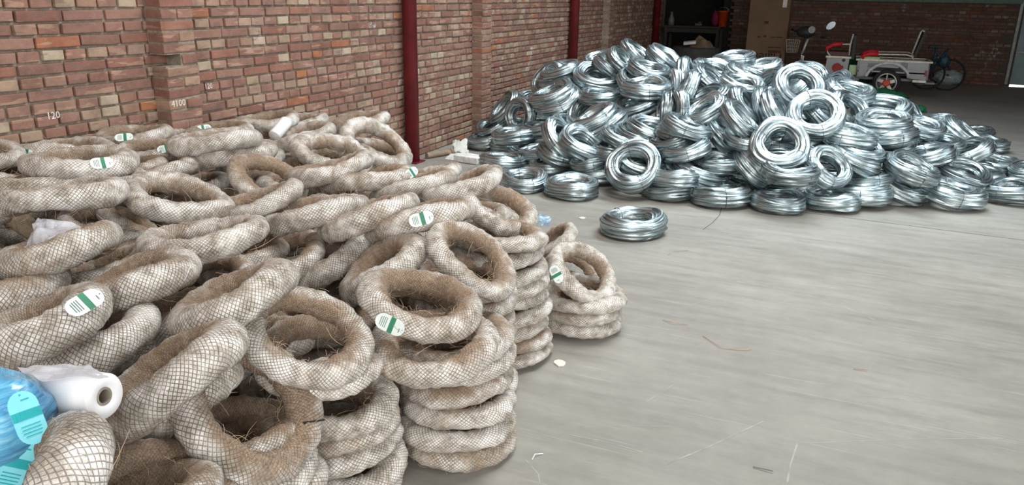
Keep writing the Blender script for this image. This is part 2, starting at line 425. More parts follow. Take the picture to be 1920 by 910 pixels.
for n_, (a, b) in enumerate(PIL):
    pb = MB(); kp = int(at_x(292, 108, WX+.10)[2]/CH) if n_ == 0 else -5
    if n_ == 0:
        z0_, z1_ = kp*CH, (kp+1)*CH
        pb.box((WX+.055, (a+b)/2, z0_/2), (.11, b-a-.014, z0_)); pb.box((WX+.055, (a+b)/2, (HT+z1_)/2), (.11, b-a-.014, HT-z1_)); pb.box((WX+.055, b-.065, (z0_+z1_)/2), (.11, .115, CH))
    else: pb.box((WX+.055, (a+b)/2, HT/2), (.11, b-a-.014, HT))
    t_ = tag(pb.obj('trim_%d' % (n_+1), m_mortar), ['brick pilaster on the left wall nearest to us', 'brick pilaster left of the galvanised heap', 'farthest brick pilaster beyond the second red post'][n_], kind='structure')
    pu = MB(); pu.box((WX+.06, (a+b)/2, (HT+5.2)/2), (.12, b-a, 5.2-HT)); o = pu.obj('upper_brickwork', m_brick_up, t_); o['kind'] = 'structure'
    pl = Pool()
    for k in range(int(HT/CH)):
        z = k*CH+CH/2; j = rnd.uniform(-.006, .006)
        if k == kp:       # missing half brick: dark pocket near the front corner
            pl.add('q', (WX+.0625, b-.06, z), 0, m_brick, 5); continue
        if k % 2 == 0: pl.add('p', (WX+.0625+j, (a+b)/2, z), 0, m_brick, 5)
        else:
            pl.add('q', (WX+.0625+j, a+.06, z), 0, m_brick, 5); pl.add('q', (WX+.0625+rnd.uniform(-.006, .006), b-.06, z), 0, m_brick, 5)
    pl.build(t_)
# chalk marks on bricks
def text_mesh(txt, size, mat, ext=.0006):
    cu = bpy.data.curves.new('t', 'FONT'); cu.body = txt; cu.size = size; cu.extrude = ext; cu.align_x = 'CENTER'; cu.align_y = 'CENTER'; cu.resolution_u = 2
    ob = bpy.data.objects.new('t', cu); COL.objects.link(ob)
    dg = bpy.context.evaluated_depsgraph_get(); me = bpy.data.meshes.new_from_object(ob.evaluated_get(dg))
    bpy.data.objects.remove(ob); me.materials.clear(); me.materials.append(mat); return me
def wall_text(txt, px, py, size, par_, off=.004, tilt=0., x=WX):
    p = at_x(px, py, x+off); o = link('chalk_mark', text_mesh(txt, size, m_chalk), par_, p)
    o.matrix_world = Matrix.Translation(p)@Matrix(((0, 0, 1, 0), (1, 0, 0, 0), (0, 1, 0, 0), (0, 0, 0, 1)))@Matrix.Rotation(tilt, 4, 'Z')
    return o
t1 = bpy.data.objects['trim_1']
wall_text('120', 100, 217, .05, wall_left, .009); wall_text('120', 391, 162, .045, wall_left, .009)
wall_text('4100', 335, 194, .052, t1, .128)

# back wall
BX0, BX1 = -2.25, 2.74
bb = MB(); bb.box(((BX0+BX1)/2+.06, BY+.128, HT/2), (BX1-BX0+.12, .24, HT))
wall_back = tag(bb.obj('wall_back', m_mortar_b), 'red brick back wall behind the tricycle, its shade put into the colour', kind='structure')
bu = MB(); bu.box(((BX0+BX1)/2, BY+.12, (HT+5.2)/2), (BX1-BX0, .24, 5.2-HT)); o = bu.obj('upper_brickwork', m_brick_up, wall_back); o['kind'] = 'structure'
pool = Pool()
for k in range(int(HT/CH)):
    z = k*CH+CH/2; x = BX0+(.0 if k % 2 else -.06); hdr = (k % 4 == 3)
    while x < BX1-.05:
        hh = hdr or rnd.random() < .12
        L = .113 if hh else .238; px_ = x+L/2; x += L+.0125
        if px_+L/2 > BX1+.05: continue
        pr = project((px_, BY, z)); vis = 1480 < pr[0] < 1895 and pr[1] > 0
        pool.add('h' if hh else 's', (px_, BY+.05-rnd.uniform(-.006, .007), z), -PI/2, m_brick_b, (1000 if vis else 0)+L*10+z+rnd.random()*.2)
pool.build(wall_back)
# dim side bay left of the back wall (dark recess) and the rest of the shell
m_dark = plain('recess_shade_plaster', (.022, .022, .02), .95)  # near-black colour stands in for the shade inside the recess
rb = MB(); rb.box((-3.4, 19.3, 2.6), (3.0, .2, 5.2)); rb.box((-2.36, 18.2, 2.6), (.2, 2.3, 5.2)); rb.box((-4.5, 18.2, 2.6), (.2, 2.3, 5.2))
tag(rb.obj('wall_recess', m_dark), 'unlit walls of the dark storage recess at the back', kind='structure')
cb_ = MB(); cb_.box(((FX0+FX1)/2, (FY0+FY1)/2+1.2, 5.3), (FX1-FX0, FY1-FY0-2, .2))
tag(cb_.obj('ceiling', m_ceil), 'grey sheet roof high above the hall', kind='structure')
rr_ = MB(); rr_.box((FX1+.1, 13.5, 2.6), (.2, 12, 5.2)); tag(rr_.obj('wall_right', m_brick_up), 'brick wall on the far right side', kind='structure')
rb2 = MB(); rb2.box((7.9, BY+.6, 2.6), (6.4, .2, 5.2)); tag(rb2.obj('wall_back_right', m_brick_up), 'brick wall right of the sheet door', kind='structure')
# sheet metal door at right
m_door = plain('door_sheet', (.19, .25, .26), .5, .2, var=.15, scale=3); m_dframe = plain('door_frame', (.26, .28, .27), .5, .3)
dz0 = .035; DY = BY+.03
db = MB(); db.box((3.72, DY+.02, 1.5+dz0), (1.8, .03, 3.0)); door = tag(db.obj('door_1', m_door), 'blue grey sheet metal door at the right end of the back wall', kind='structure')
for zz in (.62, 1.24, 1.86): 
    q = MB(); q.box((3.72, DY-.005, zz), (1.8, .03, .045)); q.obj('door_rail', m_dframe, door, bevel=.004)
q = MB(); q.box((2.80, DY-.01, 1.5+dz0), (.05, .05, 3.0)); q.obj('door_stile', m_dframe, door, bevel=.004)
area('daylight_under_door', (3.5, BY+.45, .25), (3.4, BY-.5, 0.), 1.5, .3, 30, (1, 1, 1))
# pale green ledge across the back wall
p = at_y(1700, 3, BY-.03); q = MB(); q.box((.75, BY-.03, p[2]+.004), (4.1, .06, .02)); q.box((.75, BY-.035, p[2]+.05), (4.1, .05, .07))
tag(q.obj('trim_4', plain('green_rail', (.10, .17, .12), .6)), 'thin pale green rail running along the back wall', kind='structure')

# red posts
def red_post(px, lab):
    r = ray(px, 40); x = WX+.085; y = x/r[0]*r[1]
    b = MB(); b.lathe([(.001, 0), (.064, 0), (.064, 5.2)], 28, c=(x, y, 0))
    o = tag(b.obj('support_post', m_red, smooth=False), lab, 'post', 'red steel posts along the left wall')
    o.data.polygons.foreach_set('use_smooth', [True]*len(o.data.polygons))
    q = MB(); q.box((x+.012, y, .006), (.15, .17, .012)); q.obj('base_plate', m_red, o, bevel=.002)
    return o
red_post(768, 'round red steel post nearest to us between the wrapped and galvanised coils')
red_post(1077, 'middle round red steel post rising behind the galvanised heap')
red_post(1231, 'farthest round red steel post at the end of the left wall')

# ---------------------------------------------------------------- coils
def ring_mesh(name, Rc, a, b, nu, nv, shape, mat):
    u = np.linspace(0, 2*PI, nu+1); v = np.linspace(0, 2*PI, nv+1)
    U, V = np.meshgrid(u, v, indexing='ij')
    r, z = shape(U, V)           # radial offset from Rc, height
    R_ = Rc+r
    X = R_*np.cos(U); Y_ = R_*np.sin(U)
    verts = np.stack([X, Y_, z], -1)[:-1, :-1].reshape(-1, 3)
    me = bpy.data.meshes.new(name)
    faces = []
    for i in range(nu):
        i2 = (i+1) % nu
        for j in range(nv):
            j2 = (j+1) % nv; faces.append((i*nv+j, i2*nv+j, i2*nv+j2, i*nv+j2))
    me.from_pydata(verts.tolist(), [], faces); me.materials.append(mat)
    me.polygons.foreach_set('use_smooth', [True]*len(faces))
    uv = me.uv_layers.new(name='UVMap'); d = np.zeros((nu*nv*4, 2)); k = 0
    I, J = np.meshgrid(np.arange(nu), np.arange(nv), indexing='ij'); I = I.ravel(); J = J.ravel()
    for c, (di, dj) in enumerate(((0, 0), (1, 0), (1, 1), (0, 1))):
        d[c::4, 0] = (I+di)/nu; d[c::4, 1] = (J+dj)/nv
    uv.data.foreach_set('uv', d.ravel()); me.update(); return me
GR, GT = .215, .124               # galvanised: outer radius, height
def galv_variant(seed, fat=1.0, nu=96, nv=54):
    g = np.random.RandomState(seed)
    a, b = .052, GT/2*fat; Rc = GR-a
    ks = [5, 7, 9, 12, 15, 19, 23]; A = [.0024, .0026, .0030, .0028, .0026, .0021, .0016]
    ph = g.rand(len(ks))*2*PI; d1 = g.randn(len(ks))*1.4; p1 = g.rand(len(ks))*2*PI; d2 = g.randn(len(ks))*.9; p2 = g.rand(len(ks))*2*PI
    q1, q2, q3 = g.rand(3)*2*PI
    def sh(U, V):
        e = 2/3.0
        cx = np.sign(np.cos(V))*np.abs(np.cos(V))**.8; sx = np.sign(np.sin(V))*np.abs(np.sin(V))**.8
        bul = 1+.05*np.cos(4*(U-.4))*-1+.05*np.sin(2*U+q1)+.04*np.sin(3*U+q2)
        rr = np.zeros_like(U)
        for k, am, f0, dd, pp, de, pe in zip(ks, A, ph, d1, p1, d2, p2):
            rr += am*np.sin(k*V+f0+dd*np.sin(U+pp)+de*np.sin(3*U+pe))
        aa = a*(1+.07*np.sin(2*U+q3))*bul; bb = b*bul
        return cx*(aa+rr)+.004*np.sin(3*U+q2), sx*(bb+rr*1.15)+.006*np.sin(2*U+q1)
    return ring_mesh('wire_coil', Rc, a, b, nu, nv, sh, m_galv)
GV = [galv_variant(s) for s in (1, 2, 3, 4, 5, 6, 7)]
TR = .0415; BRO = .200             # wrapped: tube radius, outer radius
def wrap_variant(seed, nu=88, nv=22, TR=TR):
    g = np.random.RandomState(seed); q = g.rand(8)*2*PI; Rc = BRO-TR; V0 = TR
    def sh(U, V):
        n = .0013*np.sin(9*U+V+q[0])+.0014*np.sin(5*U+2*V+q[1])+.0014*np.sin(14*U-V+q[2])+.0013*np.sin(23*U+3*V+q[3])+.0012*np.sin(31*U-2*V+q[7])
        s = 1+.06*np.sin(2*U+q[4])+.045*np.sin(3*U+q[5])
        return np.cos(V)*(TR*1.02*s+n)+.006*np.sin(2*U+q[6]), np.sin(V)*(TR*.97*s+n)+.008*np.sin(2*U+q[5])
    return ring_mesh('wrapped_wire_coil', Rc, TR, TR, nu, nv, sh, m_net)
BV = [wrap_variant(s) for s in (11, 12, 13, 14, 15, 16, 17)]
BVF = [wrap_variant(s, TR=.057) for s in (21, 22, 23, 24)]      # fatter coils near us
# tie wires round the galvanised bundle
def tie_mesh():
    b = MB(); pts = []
    for k in range(17):
        v = 2*PI*k/16; c = math.cos(v); s = math.sin(v)
        pts.append((GR-.052+math.copysign(abs(c)**.8, c)*.0565, 0, math.copysign(abs(s)**.8, s)*.067))
    b.tube(pts, .0021, 5, cap=False)
    b.tube([(GR+.004, 0, .01), (GR+.012, .004, .02), (GR+.02, -.004, .028)], .0018, 4)
    return b.mesh('tie_wire', m_tie)
TIE = tie_mesh()
# loose jute fibres
def fibre_mesh(seed, n):
    r = random.Random(seed); b = MB()
    for _ in range(n):
        u = r.uniform(0, 2*PI); v = r.uniform(0, 2*PI) if r.random() < .4 else r.uniform(.6*PI, 1.3*PI)
        Rc = BRO-TR; c = Vector(((Rc+TR*math.cos(v))*math.cos(u), (Rc+TR*math.cos(v))*math.sin(u), TR*math.sin(v)))
        nrm = Vector((math.cos(v)*math.cos(u), math.cos(v)*math.sin(u), math.sin(v))); tg = Vector((-math.sin(u), math.cos(u), 0))
        d = (nrm*r.uniform(.15, .8)+tg*r.uniform(-1, 1)+nrm.cross(tg)*r.uniform(-.8, .8)).normalized(); L = r.uniform(.012, .045) if r.random() < .9 else r.uniform(.05, .085)
        bend = (tg*r.uniform(-1, 1)-nrm*r.uniform(0, 1.0))
        pts = [c+d*(L*t)+bend*(L*.55*t*t) for t in (0, .3, .6, 1.)]
        b.tube(pts, [.0007, .0007, .0006, .0004], 3, cap=False)
    return b.mesh('loose_fibres', m_fibre)
FB = [fibre_mesh(s, 150) for s in (1, 2, 3)]
# oval swing tag
def tag_parts():
    def stad(hw, hl, z, th, n=10):
        b = MB(); P = []
        for k in range(n+1): a = PI*k/n; P.append((math.cos(a)*hw, hl-hw+math.sin(a)*hw))
        for k in range(n+1): a = PI+PI*k/n; P.append((math.cos(a)*hw, -(hl-hw)+math.sin(a)*hw))
        i = 0
        for zz in (z, z+th):
            for x, y in P: b.v.append(Vector((x, y, zz+.0-8*(x*x)*.35)))
        m = len(P); b.f.append(tuple(range(m))[::-1]); b.f.append(tuple(range(m, 2*m)))
        for k in range(m): b.f.append((k, (k+1) % m, m+(k+1) % m, m+k))
        return b
    t0 = stad(.019, .036, 0, .0008).mesh('label_tag', m_tag)
    g = MB()
    for k in range(-3, 4): g.box((k*.0053, .004, .0006-2.8*(k*.0053)**2), (.0056, .012, .0014))
    g = g.mesh('green_band', m_green)
    p = MB()
    for k in range(4): p.box((0, -.010-.0045*k, .0006), (.024-.004*(k == 3), .0012, .0012))
    p.box((.004, .024, .0006), (.010, .0016, .0012)); p.box((0, .031, .0006), (.002, .002, .0012))
    return t0, g, p.mesh('printed_lines', m_print)
TG = tag_parts()

def orient(px, py, W, m, ang, k, flip=False):
    v = ray(px, py); v = v/np.linalg.norm(v)
    a = math.radians(ang)
    rt = M[:, 0]; dn = M[:, 1]
    bdir = rt*(-math.sin(a))+dn*(-math.cos(a)); bdir = bdir-v*np.dot(bdir, v); bdir /= np.linalg.norm(bdir)
    if flip: bdir = -bdir
    ct = min(.985, max(.04, (m/W-k)/(1-k)))
    return _n(-v*ct+bdir*math.sqrt(1-ct*ct))
def put(o, pos, nrm, spin, sc):
    q = Vector((0, 0, 1)).rotation_difference(Vector(nrm)); mt = Matrix.Translation(Vector(pos))@q.to_matrix().to_4x4()@Matrix.Rotation(spin, 4, 'Z')@Matrix.Diagonal((sc, sc, sc, 1))
    o.matrix_world = mt; return mt
def bilerp(tabx, taby, T, x, y):
    x = min(max(x, tabx[0]), tabx[-1]); y = min(max(y, taby[0]), taby[-1])
    i = max(k for k in range(len(tabx)-1) if tabx[k] <= x); j = max(k for k in range(len(taby)-1) if taby[k] <= y)
    fx = (x-tabx[i])/(tabx[i+1]-tabx[i]); fy = (y-taby[j])/(taby[j+1]-taby[j])
    return T[i][j]*(1-fx)*(1-fy)+T[i+1][j]*fx*(1-fy)+T[i][j+1]*(1-fx)*fy+T[i+1][j+1]*fx*fy
GX = [900, 1050, 1300, 1500, 1700, 1900]; GY = [85, 120, 165, 220, 275, 320, 360, 400]
GZT = [[9.0, 8.8, 8.5, 8.0, 7.5, 6.9, 6.2, 5.6], [8.4, 8.0, 7.6, 7.1, 6.7, 6.4, 6.0, 5.5], [7.7, 7.3, 6.8, 6.3, 6.1, 6.0, 5.8, 5.4],
       [7.6, 7.2, 6.6, 6.1, 5.9, 5.8, 5.7, 5.3], [8.2, 7.8, 7.3, 6.6, 6.2, 5.9, 5.6, 5.2], [9.5, 9.0, 8.6, 8.0, 7.3, 6.7, 6.0, 5.3]]
# x y W m angle [flags: F floor, z+.2 farther, z-.2 nearer, R reversed tilt]
GAL = """
1030 152 75 60 50|1052 133 80 34 15|1045 147 75 32 12|1118 147 92 55 -15|1130 112 75 35 15|1145 128 75 32 -38|1166 117 66 30 -45|1192 102 72 32 -45
1248 112 82 35 -38|1216 133 84 38 -18|1240 128 80 36 -30 z+.2|1287 144 74 34 -82|1266 168 78 32 88|1289 170 78 30 68|1338 132 82 40 -20|1333 150 80 38 -42
1375 112 82 32 2|1427 127 76 32 6|1438 143 72 32 -10 z+.15|1400 143 84 36 -24 z+.1|1392 160 86 42 -18|1445 165 75 50 60|1497 163 96 78 -35 z-.1|1530 215 104 90 -12 z-.1
1462 272 108 98 -10 z-.1|1592 172 90 46 -22|1560 160 80 40 20 z+.2|1520 140 75 40 -30 z+.2|1592 205 75 50 -50|1652 208 104 62 -8|1656 230 102 50 -8 z-.1|1668 255 100 42 -3|1665 272 96 38 0
1700 215 72 36 -50 z+.2|1728 238 72 34 -25|1765 238 75 45 -25 z+.1|1806 252 92 36 -45|1825 250 72 28 -10 F|1852 270 72 32 -15 F|1755 272 96 42 -10|1740 292 95 42 8
1815 288 90 45 30|1865 307 82 40 -18 F|1935 320 70 34 -3 F|1803 327 108 56 -28|1893 358 100 46 -3 F|1783 362 126 54 -22 F|1686 352 104 48 -30 F|1710 318 104 48 -32
1613 361 112 48 -3 F|1598 298 104 40 -32 z-.1|1608 282 98 52 -25|1592 255 100 44 -15|1553 314 92 68 -50|1535 280 80 40 -20 z+.1|1480 320 106 54 -10 z-.1|1494 350 108 44 0 F
1410 315 92 42 -50|1425 303 90 42 -48|1312 318 110 60 -22 z-.05|1292 330 106 58 -28 z+.05|1351 363 113 50 -2 F|1345 305 86 42 -5|1352 328 90 38 -3 F
1187 313 104 92 15 z-.1|1203 298 96 70 -20|1110 305 84 36 6|1120 328 84 34 0 F|1073 351 104 48 -2 F|983 338 88 46 0 F|942 303 90 34 -3|1032 312 82 40 4 F|1010 287 76 32 5
965 255 84 32 3|962 273 86 32 2 F|912 262 72 32 12 F|947 205 76 36 50|975 218 72 56 85|1035 178 92 42 22|1048 192 100 56 24 z-.1|1015 240 80 34 12|1092 270 98 56 -30 z-.05|1055 262 92 56 -45
1108 212 96 64 25|1115 222 90 38 27 z-.1|1135 238 95 40 28|1125 182 80 34 -3|1190 200 88 46 10|1212 166 98 44 -3 z-.1|1195 158 84 48 -30|1218 243 94 46 -18 z-.1
1287 240 96 38 -24 z-.1|1275 252 90 36 -15|1247 212 78 30 85|1275 210 76 30 92|1325 185 86 44 20|1322 208 84 46 32 z-.1|1387 226 90 40 -50 z-.1|1397 200 82 38 -58
1432 205 78 30 -75|1456 210 72 32 -62|1360 256 90 44 -42 z-.1|1262 266 84 34 14|1287 282 90 38 14|1165 262 80 36 -30|1195 258 86 38 -25 z+.1|1400 262 80 40 -15
1462 288 92 44 0 z+.25|1545 222 80 36 -45 z+.25|1485 168 75 36 30 z+.25|1240 333 84 34 0 F|1186 419 122 58 -2 F|1190 322 84 44 10 z+.25|1650 312 90 42 -10 z+.15|1625 335 96 40 -5 z+.2
1075 235 84 40 -10 z+.2|1160 225 84 40 20 z+.25|1250 190 84 40 -20 z+.25|1330 240 90 40 -20 z+.3|1380 290 90 40 10 z+.3|1425 240 90 40 0 z+.3|1510 260 90 40 15 z+.3|1575 235 90 40 -20 z+.3
1620 255 90 40 10 z+.3|1300 140 80 36 10 z+.3|1180 130 80 36 -20 z+.3|1085 165 80 36 0 z+.25|1000 185 76 36 10 z+.2|1360 190 80 36 -20 z+.3|1440 180 80 36 0 z+.3|1230 275 84 38 0 z+.2
1150 285 84 38 -8 z+.15|1520 180 80 40 0 z+.4|1560 190 80 40 10 z+.3|1700 250 84 36 -10 z+.25|1780 275 80 36 -20 z+.2|1720 340 90 40 0 z+.2 F|1560 345 96 40 0 F z+.1|1045 292 80 36 -20|925 240 72 34 20 z+.1
"""
def parse(txt):
    out = []
    for line in txt.strip().split('\n'):
        for s in line.split('|'):
            t = s.split(); out.append((float(t[0]), float(t[1]), float(t[2]), float(t[3]), float(t[4]), t[5:]))
    return out
ORD = ['first', 'second', 'third', 'fourth', 'fifth', 'sixth', 'seventh', 'eighth', 'ninth', 'tenth', 'eleventh', 'twelfth', 'thirteenth', 'fourteenth', 'fifteenth', 'sixteenth', 'seventeenth', 'eighteenth', 'nineteenth', 'twentieth']
def ordinal(k):
    if k < 20: return ORD[k]
    t = {2: 'twenty', 3: 'thirty', 4: 'forty'}[(k+1)//10]; u = (k+1) % 10
    return (t[:-1]+'ieth') if u == 0 else t+'-'+ORD[u-1]
def pose_word(n, P):
    nz = n[2]; v = _n(CAMP-P); f = abs(np.dot(n, v))
    if f > .72: return 'turned face-on'
    if nz > .93: return 'lying flat'
    if nz > .72: return 'leaning gently'
    if nz > .42: return 'leaning steeply'
    return 'standing on edge'
placed = []        # (pos, R, nz, px, py) for support filling
GS = {}            # custom labels by (x,y)
GLAB = {(1186, 419): 'galvanised wire coil lying alone on the open concrete floor', (1497, 163): 'bright galvanised coil face-on, upper ring of the three bright rings in the heap',
        (1530, 215): 'bright galvanised coil face-on, middle ring of the three bright rings', (1462, 272): 'bright galvanised coil face-on, lowest of the three bright rings',
        (1187, 313): 'galvanised coil propped face-on at the front left foot of the heap', (1375, 112): 'galvanised coil lying flat on the very top in front of the cardboard carton',
        (1192, 102): 'galvanised coil sticking up highest at the left of the crest', (1248, 112): 'galvanised coil tilted on the crest right under the farthest red post',
        (1312, 318): 'galvanised coil with an oval opening tilted against the coils above the front row', (1351, 363): 'flat galvanised coil on the floor, just under the oval-opening tilted coil',
        (1073, 351): 'flat galvanised coil on the floor left of the propped face-on coil', (1613, 361): 'flat galvanised coil on the floor in the front row right of the stacked pair',
        (1494, 350): 'flat galvanised coil on the floor carrying a tilted coil below the bright rings', (1480, 320): 'galvanised coil with open middle resting on a flat one below the bright rings',
        (1783, 362): 'galvanised coil tipped forward onto the floor at the front right', (1893, 358): 'flat galvanised coil on the floor at the right edge of the picture',
        (1935, 320): 'galvanised coil cut by the right picture edge', (1806, 252): 'long galvanised coil leaning down the right shoulder of the heap, bound broadly',
        (983, 338): 'flat galvanised coil on the floor behind the nearest brown wrapped coils', (1287, 144): 'galvanised coil standing upright edge-on near the crest centre',
        (947, 205): 'galvanised coil leaning beside the second brick pilaster', (975, 218): 'galvanised coil standing upright like an arch near the brick wall',
        (912, 262): 'leftmost galvanised coil on the floor by the waste paper', (1212, 166): 'large galvanised coil near the crest showing a broad banded side',
        (1118, 147): 'galvanised coil with dark open middle just below the middle red post', (1553, 314): 'galvanised coil standing open toward us with a dark deep middle at lower right'}
gal = []
for (x, y, W, m, a, fl) in parse(GAL):
    n = orient(x, y, W, m, a, .28, 'R' in fl)
    Z = bilerp(GX, GY, GZT, x, y)
    for f_ in fl:
        if f_[0] == 'z': Z += float(f_[1:])
    R = min(.235, max(.190, W*Z/(2*F)))
    for it in range(3):
        sc = R/GR; ext = (GR-.03)*math.sqrt(max(0, 1-n[2]**2))*sc+GT/2*abs(n[2])*sc
        ext = max(ext, GT/2*sc)
        Zf = depth_z(x, y, ext)
        Z2 = Zf if ('F' in fl) else min(Z, Zf)
        R = min(.235, max(.185, W*Z2/(2*F)))
    P = at_depth(x, y, Z2)
    exx = GR*sc*math.sqrt(max(0, 1-n[0]**2))+GT/2*sc*abs(n[0])
    if P[0]-exx < WX+.01:      # keep clear of the brick wall
        t = (WX+.01+exx)/P[0]
        if 0 < t < 1: P = CAMP+(P-CAMP)*t; Z2 *= t
    gal.append(dict(x=x, y=y, P=P, n=n, R=R, Z=Z2))

def torus_pts(c, Rc, n=20):
    nn = np.array(c['n']); e1 = _n(np.cross(nn, [.3, .5, .81])); e2 = np.cross(nn, e1); a = np.arange(n)*2*PI/n
    return np.outer(np.cos(a), e1)*Rc+np.outer(np.sin(a), e2)*Rc
def relax(items, tr, Rfrac, iters=40, lim=.14, fixed=lambda c: False):
    """slide coils a little along their line of sight until their bundles no longer cut through one another"""
    N = len(items); C0 = [np.array(c['P']) for c in items]; pts = [torus_pts(c, c['R']*Rfrac) for c in items]
    dirs = [_n(c['P']-CAMP) for c in items]; off = np.zeros(N)
    near = [(i, j) for i in range(N) for j in range(i+1, N) if np.linalg.norm(C0[i]-C0[j]) < .60]
    for it in range(iters):
        mv = np.zeros(N)
        for i, j in near:
            A = C0[i]+dirs[i]*off[i]+pts[i]; B = C0[j]+dirs[j]*off[j]+pts[j]
            D = np.linalg.norm(A[:, None]-B[None], axis=2); k = D.argmin(); d = D.flat[k]
            if d < 2*tr:
                a, b = divmod(k, D.shape[1]); v = A[a]-B[b]; s = np.dot(v, dirs[i]); sg = 1 if s >= 0 else -1
                p = (2*tr-d)*.25*sg; mv[i] += p; mv[j] -= p
        for i in range(N):
            if fixed(items[i]): continue
            off[i] = min(lim, max(-lim, off[i]+min(.03, max(-.03, mv[i]))))
    for i, c in enumerate(items):
        P = C0[i]+dirs[i]*off[i]
        exx = (c['R']+.01)*math.sqrt(max(0, 1-c['n'][0]**2))
        if P[0]-exx < WX+.02: P = CAMP+(P-CAMP)*max(.8, (WX+.02+exx)/P[0])
        if P[2] < c['minz']: P = CAMP+(P-CAMP)*((c['minz']-CAMZ)/(P[2]-CAMZ))
        c['R'] *= np.linalg.norm(P-CAMP)/np.linalg.norm(C0[i]-CAMP); c['P'] = P; c['Z'] = project(P)[2]
for c in gal: c['minz'] = max(GT/2, (GR-.03)*math.sqrt(max(0, 1-c['n'][2]**2))+GT/2*abs(c['n'][2]))*c['R']/GR
relax(gal, .046, (GR-.052)/GR, 40, .16)
# fill the inside of the heap so it stands on something
def fill_positions(items, step, thick, Rr, margin, region, seed, avoid=()):
    g = random.Random(seed); P = np.array([i['P'] for i in items]); out = []
    x = region[0]
    row = 0
    while x < region[1]:
        y = region[2]+(step/2 if row % 2 else 0)
        while y < region[3]:
            d = np.hypot(P[:, 0]-x, P[:, 1]-y); idx = np.argsort(d)[:4]
            if d[idx[0]] < .26 and d[idx[2]] < .42:
                wgt = 1/(d[idx]+.05); hloc = (P[idx, 2]*wgt).sum()/wgt.sum()
                z = thick/2
                while z < hloc-margin:
                    q = np.array([x+g.uniform(-.02, .02), y+g.uniform(-.02, .02), z])
                    if (np.linalg.norm(P-q, axis=1) > .13).all() and q[0] > WX+Rr+.01 and all(math.hypot(q[0]-a, q[1]-b) > .36 for a, b in avoid): out.append(q)
                    z += thick
            y += step
        x += step*.87; row += 1
    return out
gfill = fill_positions(gal, .44, GT, GR, .17, (-3.4, 4.5, 5.0, 9.5), 3)
# rows for telling them apart
def crest(x): return np.interp(x, [900, 950, 1030, 1190, 1380, 1500, 1600, 1700, 1800, 1900], [240, 195, 125, 92, 105, 130, 160, 190, 235, 290])
def foot(x): return np.interp(x, [900, 1000, 1080, 1350, 1620, 1780, 1920], [280, 340, 355, 365, 362, 365, 360])
ROWN = ['crest', 'upper', 'middle', 'lower', 'floor-level']
for g_ in gal:
    t = (g_['y']-crest(g_['x']))/max(30, foot(g_['x'])-crest(g_['x'])); g_['row'] = int(min(4, max(0, math.floor(t*5))))
for r_ in range(5):
    s_ = sorted([g_ for g_ in gal if g_['row'] == r_ and (g_['x'], g_['y']) not in GLAB], key=lambda q: q['x'])
    for k, g_ in enumerate(s_): g_['lab'] = 'galvanised wire coil %s, %s from left in the %s band of the heap' % (pose_word(g_['n'], g_['P']), ordinal(k), ROWN[r_])
GG = 'bright galvanised wire coils dumped in a heap'
def visible_fill(L, Rc):
    """keep only the supporting coils of which something shows between the upper ones, from here or a step aside"""
    bpy.context.view_layer.update(); dg = bpy.context.evaluated_depsgraph_get(); out = []
    for q in L:
        ok = 0
        for dx in (0., -.7, .7):
            for k in range(14):
                a = 2*PI*k/14; p = Vector((q[0]+Rc*math.cos(a), q[1]+Rc*math.sin(a), q[2]+.04)); c = Vector((dx, 0, CAMZ)); d = p-c
                hit, loc, *_ = S.ray_cast(dg, c, d.normalized(), distance=d.length-.02)
                if not hit: ok += 1
        if ok >= 2: out.append(q)
    return out
for i, g_ in enumerate(gal):
    o = link('wire_coil', GV[i % 7]); put(o, g_['P'], g_['n'], rnd.uniform(0, 2*PI), g_['R']/GR)
    tag(o, GLAB.get((g_['x'], g_['y']), g_.get('lab')), 'wire coil', GG)
    for k in range(rnd.choice((3, 4))):
        t_ = link('tie_wire', TIE, o); t_.rotation_euler = (0, 0, k*PI/2+rnd.uniform(-.25, .25))
gfill = visible_fill(gfill, GR-.05)
for i, q in enumerate(gfill):
    o = link('wire_coil', GV[i % 7]); put(o, q, _n([rnd.uniform(-.06, .06), rnd.uniform(-.06, .06), 1]), rnd.uniform(0, 6), .97)
    tag(o, 'galvanised wire coil buried flat inside the heap beneath the visible ones', 'wire coil', 'galvanised coils buried inside the heap')

